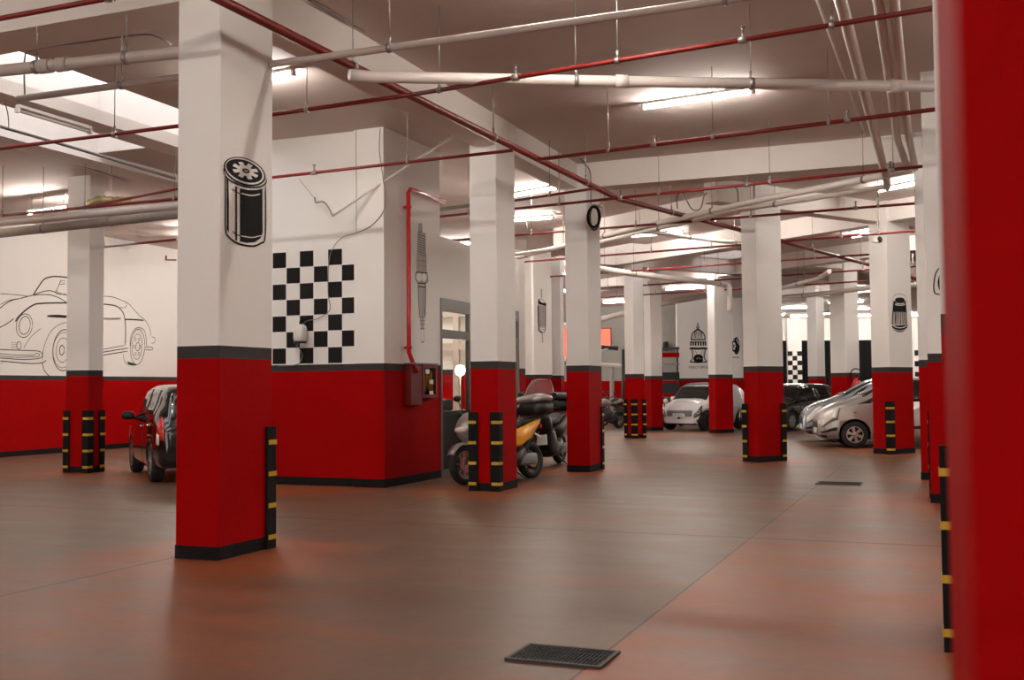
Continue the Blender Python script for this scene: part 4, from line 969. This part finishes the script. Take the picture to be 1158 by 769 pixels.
def build_car(d, label, loc, rotz, name='hatchback_car'):
    c = Car(d); t = thing(name, label, 'car', loc, rotz)
    NS = 64; ts = [i / 3 for i in range(0, 22)]
    b = MB(); vs = []
    xs = [c.x0 + (c.x1 - c.x0) * (0.5 - 0.5 * math.cos(PI * i / NS)) for i in range(NS + 1)]
    for x in xs:
        vs += [c.S(x, q, -1) for q in ts[:-1]] + [c.S(x, 7, 1)] + [c.S(x, q, 1) for q in ts[:-1][::-1]]
    n = len(ts) * 2 - 1; fs = []
    for i in range(NS):
        for j in range(n):
            j2 = (j + 1) % n; fs.append((i * n + j, i * n + j2, (i + 1) * n + j2, (i + 1) * n + j))
    b.add(vs, fs, 0, True)
    b.add([], [tuple(range(n))], 0, False) if False else None
    b.f.append(list(range(n))); b.m.append(0); b.s.append(False); b.f.append([NS * n + j for j in range(n)][::-1]); b.m.append(0); b.s.append(False)
    body = b.build('body', [d['paint'], 'plastic'], t)
    # wheel arches
    cut_ = []; R = d['r']
    for wx in d['wx']:
        for s in (-1, 1):
            q = MB(); q.lathe([(0, -.17), (R + .045, -.17), (R + .045, .17), (0, .17)], 'y', (wx, s * (c.W - .12), R + .01), 36); q.m = [1] * len(q.m)
            o = q.build('cc', ['plastic', 'plastic']); 
            T = Matrix.Translation(loc) @ Matrix.Rotation(rotz, 4, 'Z'); o.matrix_world = T; cut_.append(o)
    t.matrix_world = Matrix.Translation(loc) @ Matrix.Rotation(rotz, 4, 'Z')
    bpy.context.view_layer.update()
    cut(body, cut_)
    for wx in d['wx']:
        for s in (-1, 1): wheel(t, wx, s * (c.W - .115), R, .19, d.get('spokes', 6), s, d.get('rim', 'rim'))
    # glass
    for q in d['windows']:
        for s in (-1, 1): c.sd = s; c.patch(q, 10, 5).build('side_window', 'carglass', t)
    x0, x1, ua, ub = d['screen']; c.patch([(x0, -ua), (x1, -ub), (x1, ub), (x0, ua)], 8, 14, ss=True).build('windscreen', 'carglass', t)
    x0, x1, ua, ub = d['rear']; c.patch([(x0, -ua), (x1, -ub), (x1, ub), (x0, ua)], 8, 14, ss=True).build('rear_window', 'carglass', t)
    if 'roofpanel' in d:
        x0, x1, u = d['roofpanel']; c.patch([(x0, -u), (x1, -u), (x1, u), (x0, u)], 12, 12, off=.006, ss=True).build('roof_panel', 'plastic', t)
    for q in d.get('headlights', ()):
        for s in (-1, 1):
            c.sd = s; (qa, ta), (qb, tb), (qc, tc_), (qd, td) = q; e = .02; c.patch([(qa - e, ta - .12), (qb + e * .3, tb - .12), (qc + e * .3, tc_ + .06), (qd - e * 1.6, td + .06)], 8, 6, off=.006).build('headlight_surround', d.get('surround', 'plastic'), t); h = c.patch(q, 8, 6, off=.012).build('headlight', d.get('lampmat', 'lamp_clear'), t)
            if d.get('ringlamp'):
                (ax, at), (bx, bt) = q[0], q[2]; p = c.side((ax + bx) / 2, (at + bt) / 2); rb = MB(); rb.tube([p + Vector((.035 - math.cos(a) * s * .03, s * .01 + math.cos(a) * .045, math.sin(a) * .05)) for a in [2 * PI * k / 16 for k in range(16)]], .012, 6, closed=True); rb.build('light_ring', 'lamp_clear', h)
    for q in d.get('taillights', ()):
        for s in (-1, 1):
            c.sd = s; h = c.patch(q, 8, 6, off=.010).build('tail_light', 'lamp_red', t)
            (xa, ta), (xb, tb) = q[0], q[2]
            c.patch([(xa + (xb - xa) * .2, ta - .30), (xb - (xb - xa) * .1, ta - .30), (xb - (xb - xa) * .1, ta + .10), (xa + (xb - xa) * .2, ta + .10)], 5, 4, off=.013).build('clear_lens', 'lamp_clear', h)
    for q in d.get('strips', ()):
        for s in (-1, 1): c.sd = s; c.patch(q, 10, 3, off=.014).build('bumper_strip', 'plastic', t)
    for mx, mt in d.get('mirror', ()):
        for s in (-1, 1):
            p = c.S(mx, mt, s); q = MB(); q.rbox((p.x + .0, p.y + s * .13, p.z + .05), (.10, .20, .14), .045); q.tube([p, p + Vector((0, s * .07, .02))], .022, 8); q.build('door_mirror', d.get('mirmat', 'plastic'), t)
    for hx in d.get('handles', ()):
        for s in (-1, 1):
            p = c.S(hx, 2.75, s); q = MB(); q.rbox((p.x, p.y + s * .012, p.z), (.16, .03, .028), .01); q.build('door_handle', d.get('hmat', d['paint']), t)
    for sx in d.get('seams', ()):
        for s in (-1, 1): c.sd = s; c.patch([(sx - .004, .6), (sx + .004, .6), (sx + .004, 3.0), (sx - .004, 3.0)], 1, 14, off=.0015).build('door_seam', 'plastic', t)
    # nose
    xf = c.x1; g = d.get('grille')
    if g: q = MB(); q.rbox((xf + .0 - g[4], 0, g[0]), (.05, g[1], g[2]), .02); q.build('grille', g[3], t)
    pl = d.get('plate_f')
    if pl:
        q = MB(); q.box(xf + pl[1], xf + pl[1] + .012, -.24, .24, pl[0] - .055, pl[0] + .055); po = q.build('number_plate', 'plate', t)
        if d.get('ptext'): text(d['ptext'], 'plate_text', .085, (xf + pl[1] + .013, 0, pl[0]), (0, 1, 0), (0, 0, 1), po, 'blackpaint')
    pr = d.get('plate_r')
    if pr: q = MB(); q.box(c.x0 - pr[1] - .012, c.x0 - pr[1], -.24, .24, pr[0] - .055, pr[0] + .055); q.build('number_plate', 'plate', t)
    for nm, bx, m_ in d.get('extra', ()):
        for s in ((-1, 1) if bx[-1] == 'm' else (1,)):
            q = MB(); q.rbox((bx[0], bx[1] * s, bx[2]), (bx[3], bx[4], bx[5]), min(bx[3:6]) * .35); q.build(nm, m_, t)
    return t
HWC = [(-1, .80), (-.93, .93), (-.75, .99), (-.4, 1), (.4, 1), (.72, .985), (.90, .90), (.97, .78), (1, .66)]
def sc(L, pts): return [(x * L / 2, v) for x, v in pts]
def hatch(L, W, H, paint, **k):
    d = dict(L=L, W=W, paint=paint, r=.30, wx=(L * .5 - .78, -L * .5 + .66),
        top=sc(L, [(-1, .62), (-.985, .86), (-.95, 1.02), (-.86, H - .16), (-.78, H - .06), (-.55, H - .01), (-.1, H), (.16, H - .05), (.30, H - .18), (.52, 1.02), (.60, .95), (.78, .88), (.92, .76), (.98, .62), (1, .50)]),
        belt=sc(L, [(-1, .80), (-.8, .98), (0, .93), (.5, .88), (.8, .76), (1, .45)]),
        sill=sc(L, [(-1, .34), (-.93, .24), (-.6, .19), (.6, .19), (.93, .20), (1, .28)]), hw=sc(L, HWC),
        rf=sc(L, [(-1, .80), (-.9, .72), (-.7, .72), (.1, .74), (.45, .80), (.65, .82), (1, .80)]),
        windows=[[(-.20 * L / 2, 3.15), (.42 * L / 2, 3.15), (.17 * L / 2, 4.85), (-.17 * L / 2, 4.85)], [(-.66 * L / 2, 3.25), (-.25 * L / 2, 3.15), (-.22 * L / 2, 4.85), (-.60 * L / 2, 4.80)]],
        screen=(.50 * L / 2, .20 * L / 2, 2.05, 1.9), rear=(-.95 * L / 2, -.83 * L / 2, 2.1, 1.8),
        headlights=[[(.82 * L / 2, 2.4), (.975 * L / 2, 2.35), (.965 * L / 2, 3.05), (.78 * L / 2, 3.12)]],
        taillights=[[(-.90 * L / 2, 2.5), (-.985 * L / 2, 2.4), (-.95 * L / 2, 3.6), (-.90 * L / 2, 3.7)]],
        mirror=[(.36 * L / 2, 3.2)], handles=(-.12 * L / 2, -.52 * L / 2), seams=(.36 * L / 2, -.22 * L / 2), grille=(.50, .9, .12, 'plastic', .02), plate_f=(.38, .0), plate_r=(.72, .0))
    d.update(k); return d
def hd(az): return math.radians(90 - az)
def place(label, d, front_left_wheel=None, az=0, centre=None, name='hatchback_car'):
    h = Vector((math.sin(math.radians(az)), math.cos(math.radians(az)), 0)); nl = Vector((h.y * -1, h.x, 0))
    return build_car(d, label, (centre[0], centre[1], 0), hd(az), name)

# white electric city car
L = 2.7
smart = hatch(L, 1.66, 1.55, 'carwhite', r=.30, wx=(.93, -.92), rim='darkrim', spokes=5, ringlamp=True, lampmat='greyplastic',
    top=sc(L, [(-1, .70), (-.985, .95), (-.95, 1.15), (-.88, 1.38), (-.75, 1.50), (-.3, 1.555), (.1, 1.54), (.28, 1.46), (.62, 1.02), (.70, .96), (.86, .90), (.95, .78), (1, .60)]),
    belt=sc(L, [(-1, .82), (-.6, 1.03), (0, .95), (.5, .90), (.85, .78), (1, .50)]), sill=sc(L, [(-1, .34), (-.9, .24), (-.5, .2), (.5, .2), (.9, .2), (1, .24)]),
    windows=[[(-.38 * L / 2, 3.2), (.44 * L / 2, 3.2), (.20 * L / 2, 4.85), (-.34 * L / 2, 4.85)]], roofpanel=(-.86 * L / 2, .26 * L / 2, 1.98),
    headlights=[[(.88 * L / 2, 2.45), (.988 * L / 2, 2.45), (.982 * L / 2, 3.1), (.86 * L / 2, 3.15)]], handles=(-.15,), seams=(.34 * L / 2, -.36 * L / 2),
    screen=(.61 * L / 2, .30 * L / 2, 2.05, 1.9), grille=(.56, 1.0, .19, 'greyplastic', -.0), plate_f=(.50, .035), ptext='GA·082VK', mirmat='carwhite',
    strips=[[(.93 * L / 2, 1.1), (.965 * L / 2, 1.1), (.965 * L / 2, 1.85), (.93 * L / 2, 1.85)]],
    extra=[('badge', (L / 2 + .03, 0, .41, .03, .10, .06), 'plastic'), ('lower_lip', (L / 2 - .12, 0, .22, .2, 1.25, .06), 'plastic')])
place('small white two-door city car with black roof facing the aisle', smart, az=205, centre=(-7.42, 35.6), name='city_car')
# black hatchback left
blk = hatch(3.8, 1.68, 1.52, 'carblack', hmat='chrome', spokes=7, plate_r=(.58, .0), strips=[])
h = math.radians(-48); place('black hatchback seen from behind by the leftmost column', blk, az=-48, centre=(-11.83, 14.86))
# silver hatchback
slv = hatch(3.95, 1.70, 1.60, 'carsilver', r=.30, spokes=6, surround='greyplastic', top=sc(3.95, [(-1, .62), (-.985, .9), (-.95, 1.1), (-.88, 1.40), (-.78, 1.53), (-.4, 1.6), (-.05, 1.60), (.12, 1.56), (.26, 1.45), (.52, 1.18), (.62, 1.10), (.80, .99), (.92, .87), (.98, .74), (1, .64)]),
    belt=sc(3.95, [(-1, .80), (-.8, 1.02), (0, .98), (.5, .95), (.8, .86), (1, .52)]), hw=sc(3.95, [(-1, .80), (-.93, .93), (-.75, .99), (-.4, 1), (.4, 1), (.78, .985), (.92, .93), (.98, .84), (1, .74)]),
    headlights=[[(.80 * 1.975, 2.48), (.962 * 1.975, 2.48), (.952 * 1.975, 3.08), (.77 * 1.975, 3.12)]],
    screen=(.50 * 1.975, .17 * 1.975, 2.05, 1.9), windows=[[(-.18 * 1.975, 3.15), (.40 * 1.975, 3.15), (.12 * 1.975, 4.85), (-.15 * 1.975, 4.85)], [(-.70 * 1.975, 3.25), (-.23 * 1.975, 3.15), (-.20 * 1.975, 4.85), (-.64 * 1.975, 4.80)], [(.43 * 1.975, 3.2), (.57 * 1.975, 3.3), (.33 * 1.975, 4.6), (.20 * 1.975, 4.8)]],
    strips=[[(.80 * 1.975, 1.62), (.975 * 1.975, 1.62), (.975 * 1.975, 1.92), (.80 * 1.975, 1.92)], [(.90 * 1.975, .7), (.975 * 1.975, .7), (.975 * 1.975, 1.25), (.92 * 1.975, 1.25)], [(-.6 * 1.975, 1.6), (.40 * 1.975, 1.6), (.40 * 1.975, 1.85), (-.6 * 1.975, 1.85)]],
    extra=[('side_repeater', (.60 * 1.975, .835, .80, .06, .012, .02), 'lamp_red')])
place('silver hatchback with hubcap showing left of the air filter column', slv, az=258, centre=(-.90, 26.5))
bl = dict(slv); bl['paint'] = 'carblue'
place('blue-grey hatchback parked just behind the silver one', bl, az=258, centre=(-1.52, 28.95))
wg = dict(slv); wg['paint'] = 'carwhite'; wg['extra'] = [('roof_rail', (-.2, .55, 1.60, 1.7, .03, .03, 'm'), 'steel')]
place('pale car with roof rails farthest behind the silver cars', wg, az=262, centre=(-1.35, 35.6))
bk2 = hatch(3.9, 1.68, 1.50, 'carblack', spokes=7)
place('black hatchback beyond the guarded column, facing the aisle', bk2, az=205, centre=(-4.72, 36.2))
sv2 = dict(hatch(3.9, 1.68, 1.46, 'carsilver'))
place('pale car showing only its roof behind the white car', sv2, az=205, centre=(-8.7, 41.9))

# ------------------------------------------------------------------ scooters and motorcycles
def spoked_wheel(t, x, r, w, n, rimmat='rim', y=0, tilt=None):
    b = MB(); h = w / 2
    b.lathe([(r * .72, -h), (r * .9, -h), (r, -h * .35), (r, h * .35), (r * .9, h), (r * .72, h), (r * .70, 0), (r * .72, -h)], 'y', (x, y, r), 32); wo = b.build('wheel', 'tyre', t)
    b = MB(); b.lathe([(r * .66, -h * .7), (r * .74, -h * .8), (r * .74, h * .8), (r * .66, h * .7), (r * .66, -h * .7)], 'y', (x, y, r), 32)
    for k in range(n):
        a = 2 * PI * k / n; b.tube([(x + r * .1 * math.cos(a), y, r + r * .1 * math.sin(a)), (x + r * .68 * math.cos(a + .15), y, r + r * .68 * math.sin(a + .15))], .013, 6)
    b.tube([(x, y - h * .9, r), (x, y + h * .9, r)], r * .14, 14); b.build('rim', rimmat, wo)
    b = MB(); b.tube([(x, y + h * .95, r), (x, y + h * .95 + .006, r)], r * .42, 20); b.build('brake_disc', 'chrome', wo)
def scooter(label, loc, az, paint='silverbike', tail=None, lid=None, box=True, screen=True, lean=0.0, accent=None):
    tail = tail or paint
    t = thing('scooter', label, 'scooter', (loc[0], loc[1], 0), hd(az), 'scooters by the office front')
    spoked_wheel(t, .76, .29, .11, 7, 'rim'); spoked_wheel(t, -.74, .28, .13, 5, 'darkrim')
    b = MB()
    for s in (-1, 1): b.tube([(.76, s * .085, .29), (.58, s * .085, .82)], .022, 8)
    b.build('fork', 'chrome', t)
    b = MB(); vs = []
    for i in range(9):
        a = math.radians(30 + i * 17); 
        for yy_, rr in ((-.075, .30), (-.05, .33), (.05, .33), (.075, .30)): vs.append((.76 + rr * math.cos(a), yy_, .29 + rr * math.sin(a)))
    b.add(vs, [(i * 4 + j, i * 4 + j + 1, i * 4 + j + 5, i * 4 + j + 4) for i in range(8) for j in range(3)], 0, True); o = b.build('front_fender', paint, t)
    sm = o.modifiers.new('s', 'SOLIDIFY'); sm.thickness = .008
    b = MB(); b.loft([(.80, 0, .78, .05, .05, .3), (.74, 0, .78, .13, .13, .3), (.62, 0, .78, .21, .21, .3), (.50, 0, .76, .26, .30, .25), (.40, 0, .68, .27, .38, .2), (.33, 0, .60, .25, .36, .1)], 20, 2.4); b.build('front_fairing', paint, t)
    b = MB(); b.loft([(.835, 0, .80, .04, .03, .3), (.79, 0, .80, .12, .05, .3), (.74, 0, .80, .15, .05, .3)], 16, 2.2); b.build('headlight', 'lamp_clear', t)
    b = MB(); b.loft([(.36, 0, .30, .20, .10), (.1, 0, .28, .22, .12), (-.25, 0, .32, .22, .15), (-.45, 0, .36, .19, .16)], 16, 3); b.build('footboard', 'plastic', t)
    b = MB(); b.loft([(.36, 0, .50, .10, .20), (.1, 0, .50, .12, .16), (-.10, 0, .55, .16, .18)], 14, 2.4); b.build('centre_tunnel', 'plastic', t)
    for s in (-1, 1):
        b = MB(); b.loft([(.52, s * .20, .60, .06, .20, -.5), (.36, s * .235, .46, .05, .18, -.7), (.14, s * .235, .36, .035, .11, -.4), (-.02, s * .23, .33, .02, .06, 0)], 12, 2.2); b.build('side_fairing', accent or paint, t)
        b = MB(); b.loft([(-.02, s * .15, .58, .05, .10, .4), (-.3, s * .17, .63, .06, .13, .4), (-.6, s * .14, .73, .06, .11, .3), (-.92, s * .07, .86, .04, .05, .2), (-1.02, s * .04, .90, .02, .03, 0)], 12, 2.2); b.build('tail_panel', tail, t)
    b = MB(); b.loft([(.0, 0, .52, .12, .16), (-.4, 0, .58, .14, .18), (-.8, 0, .74, .09, .12), (-.98, 0, .84, .04, .05)], 14, 2.4); b.build('underseat', 'plastic', t)
    b = MB(); b.loft([(.10, 0, .74, .06, .04, .2), (.0, 0, .76, .14, .06), (-.25, 0, .78, .17, .06), (-.38, 0, .82, .16, .075), (-.45, 0, .87, .15, .07), (-.75, 0, .90, .12, .05), (-.88, 0, .91, .07, .03)], 16, 2.6); b.build('seat', 'seat', t)
    b = MB(); b.tube(smooth_path([(.36, -.37, 1.05), (.42, -.22, 1.04), (.48, 0, 1.0), (.42, .22, 1.04), (.36, .37, 1.05)], 4), .016, 8); b.loft([(.55, 0, .99, .07, .05), (.45, 0, 1.02, .13, .06), (.37, 0, 1.0, .08, .04)], 12, 2.3); hb = b.build('handlebar', 'plastic', t)
    for s in (-1, 1):
        b = MB(); b.tube([(.36, s * .27, 1.05), (.36, s * .38, 1.05)], .024, 10); b.build('grip', 'rubber', hb)
        b = MB(); b.tube([(.42, s * .24, 1.06), (.46, s * .30, 1.26)], .009, 6); b.loft([(.44, s * .31, 1.29, .03, .03), (.46, s * .31, 1.29, .07, .05), (.50, s * .31, 1.29, .06, .04), (.52, s * .31, 1.29, .02, .02)], 14, 2); b.build('mirror', 'plastic', t)
    if screen:
        b = MB(); vs = []
        for i in range(9):
            for j in range(9):
                u = j / 8 * 2 - 1; v = i / 8; w = (.27 - .05 * v ** 3) * (1 if v < .8 else 1 - (v - .8) * 1.2)
                vs.append((.66 - .34 * v - .10 * u * u, u * w, (.92 + .64 * v) - .02 * u * u * v))
        b.add(vs, [(i * 9 + j, i * 9 + j + 1, i * 9 + j + 10, i * 9 + j + 9) for i in range(8) for j in range(8)], 0, True); o = b.build('windscreen', 'bikeglass', t)
        sm = o.modifiers.new('s', 'SOLIDIFY'); sm.thickness = .005
        b = MB(); e = [vs[i * 9] for i in range(9)] + [vs[72 + j] for j in range(1, 9)] + [vs[i * 9 + 8] for i in range(7, -1, -1)]; b.tube(e, .006, 6); b.build('windscreen_edge', 'chrome', o)
    b = MB(); b.tube([(-.30, -.20, .28), (-.6, -.22, .30), (-.95, -.23, .42)], [.03, .055, .062], 14); ex = b.build('exhaust', 'darksteel', t)
    b = MB(); b.tube([(-.95, -.23, .42), (-.97, -.23, .428)], .045, 14); b.build('exhaust_tip', 'chrome', ex)
    b = MB(); b.rbox((-.48, .14, .30), (.5, .12, .18), .05); b.build('engine_case', 'greyplastic', t)
    b = MB(); b.tube([(-.10, .16, .2), (-.20, .34, .01)], .012, 6); b.build('side_stand', 'darksteel', t)
    b = MB(); b.rbox((-1.0, 0, .80), (.04, .18, .06), .015); b.build('tail_light', 'lamp_red', t)
    b = MB(); b.box(-1.09, -1.08, -.1, .1, .50, .66); b.tube([(-.9, 0, .7), (-1.08, 0, .62)], .015, 6); b.build('number_plate', 'plate', t)
    if box:
        b = MB(); b.tube([(-.7, 0, .90), (-1.1, 0, .97)], .02, 6); b.build('rack', 'darksteel', t)
        b = MB(); b.loft([(-.76, 0, 1.07, .17, .08), (-.80, 0, 1.08, .23, .11), (-1.0, 0, 1.08, .25, .11), (-1.18, 0, 1.08, .22, .11), (-1.22, 0, 1.07, .15, .08)], 20, 3.4); tb = b.build('top_box', 'plastic', t)
        b = MB(); b.loft([(-.76, 0, 1.22, .15, .03), (-.80, 0, 1.23, .23, .065), (-1.0, 0, 1.245, .25, .075), (-1.18, 0, 1.23, .22, .06), (-1.22, 0, 1.22, .14, .03)], 20, 3.0); b.build('box_lid', lid or 'plastic', tb)
    if lean: t.rotation_euler = (lean, 0, hd(az))
    return t
scooter('silver-nosed scooter with yellow tail panels, half hidden behind the second column', (-6.28, 15.1), 199, 'silverbike', tail='yellowbike', accent='yellowbike', lid='silverbike', screen=False, lean=.10)
scooter('black scooter with clear windscreen and top box, parked behind the yellow one', (-6.72, 18.35), 179, 'plastic', lid='plastic')

def motorcycle(label, loc, az, tank='plastic', rimm='darkrim', group='parked motorcycles in the far bay', lamp='lamp_clear'):
    t = thing('motorcycle', label, 'motorcycle', (loc[0], loc[1], 0), hd(az), group)
    spoked_wheel(t, .74, .31, .12, 5, rimm); spoked_wheel(t, -.70, .31, .17, 5, rimm)
    b = MB()
    for s in (-1, 1): b.tube([(.74, s * .10, .31), (.47, s * .10, .98)], .026, 8)
    b.build('fork', 'chrome', t)
    b = MB(); b.loft([(.34, 0, .86, .07, .08), (.22, 0, .90, .15, .13), (0, 0, .89, .17, .13), (-.15, 0, .84, .10, .09)], 16, 2.3); b.build('tank', tank, t)
    b = MB(); b.loft([(-.12, 0, .83, .09, .05), (-.35, 0, .82, .15, .05), (-.55, 0, .88, .12, .05), (-.85, 0, .98, .05, .03)], 14, 2.4); b.build('seat', 'seat', t)
    b = MB(); b.rbox((.08, 0, .48), (.46, .34, .42), .08); b.rbox((-.18, 0, .40), (.3, .30, .25), .06); b.build('engine', 'darksteel', t)
    b = MB(); b.tube([(.42, 0, .90), (.1, .08, .70), (-.3, .08, .5), (-.70, .10, .31)], .028, 8); b.tube([(.42, 0, .90), (.1, -.08, .70), (-.3, -.08, .5), (-.70, -.10, .31)], .028, 8); b.build('frame', 'darksteel', t)
    b = MB(); b.loft([(.66, 0, .92, .04, .05), (.62, 0, .93, .11, .11), (.50, 0, .94, .12, .12), (.42, 0, .94, .05, .06)], 16, 2.2); b.build('front_cowl', tank, t)
    b = MB(); b.lathe([(0, .67), (.06, .665), (.09, .64)], 'x', (0, 0, .92), 16); b.build('headlight', lamp, t)
    b = MB(); b.tube(smooth_path([(.34, -.38, 1.06), (.42, -.2, 1.08), (.44, 0, 1.02), (.42, .2, 1.08), (.34, .38, 1.06)], 4), .015, 8); b.build('handlebar', 'darksteel', t)
    for s in (-1, 1): b = MB(); b.tube([(.40, s * .26, 1.08), (.44, s * .36, 1.24)], .009, 6); b.loft([(.43, s * .38, 1.25, .06, .035), (.45, s * .38, 1.25, .06, .035)], 12, 2); b.build('mirror', 'plastic', t)
    b = MB(); b.loft([(1.0, 0, .55, .03, .03), (.88, 0, .62, .07, .03), (.7, 0, .64, .07, .03), (.5, 0, .58, .05, .02)], 10, 2.2); b.build('front_fender', tank, t)
    b = MB(); b.tube(smooth_path([(.25, -.12, .4), (.15, -.16, .25), (-.3, -.18, .28), (-.8, -.2, .55)], 4), [.025] * 8 + [.03, .045, .05, .05, .05], 12); b.build('exhaust', 'chrome', t)
    b = MB(); b.loft([(-.80, 0, .90, .06, .03), (-.98, 0, .95, .05, .02)], 8, 2.2); b.build('tail_light', 'lamp_red', t)
    return t
motorcycle('silver and black motorcycle left of the slim guarded column', (-10.75, 35.4), 200, 'silverbike')
motorcycle('black motorcycle with a yellow wheel left of the slim guarded column', (-11.05, 38.0), 222, 'plastic', rimm='hose')
motorcycle('dark motorcycle at the far wall with an orange tank', (-12.5, 39.8), 230, 'yellowbike')
motorcycle('black motorcycle parked behind the nose of the white car', (-9.05, 38.0), 190, 'plastic')

# ------------------------------------------------------------------ world, camera, colour
w = bpy.data.worlds.new('world'); C.world = w; w.use_nodes = True
w.node_tree.nodes['Background'].inputs[0].default_value = (0.9, 0.85, 0.8, 1); w.node_tree.nodes['Background'].inputs[1].default_value = 0.9
cam = bpy.data.cameras.new('camera'); co = bpy.data.objects.new('camera', cam); COL.objects.link(co)
cam.sensor_width = 36; cam.lens = F_PX / 1158 * 36; cam.clip_start = 0.02; cam.clip_end = 200
R = Matrix((CR, CU, -CF)).transposed().to_4x4(); R.translation = O; co.matrix_world = R
cam.dof.use_dof = True; cam.dof.focus_distance = 15; cam.dof.aperture_fstop = 5.1
C.camera = co
C.view_settings.view_transform = 'Standard'; C.view_settings.look = 'None'; C.view_settings.gamma = 1; C.view_settings.exposure = 1.22
C.view_settings.use_curve_mapping = False
C.cycles.use_denoising = True; C.cycles.max_bounces = 8; C.cycles.diffuse_bounces = 5; C.cycles.sample_clamp_indirect = 6
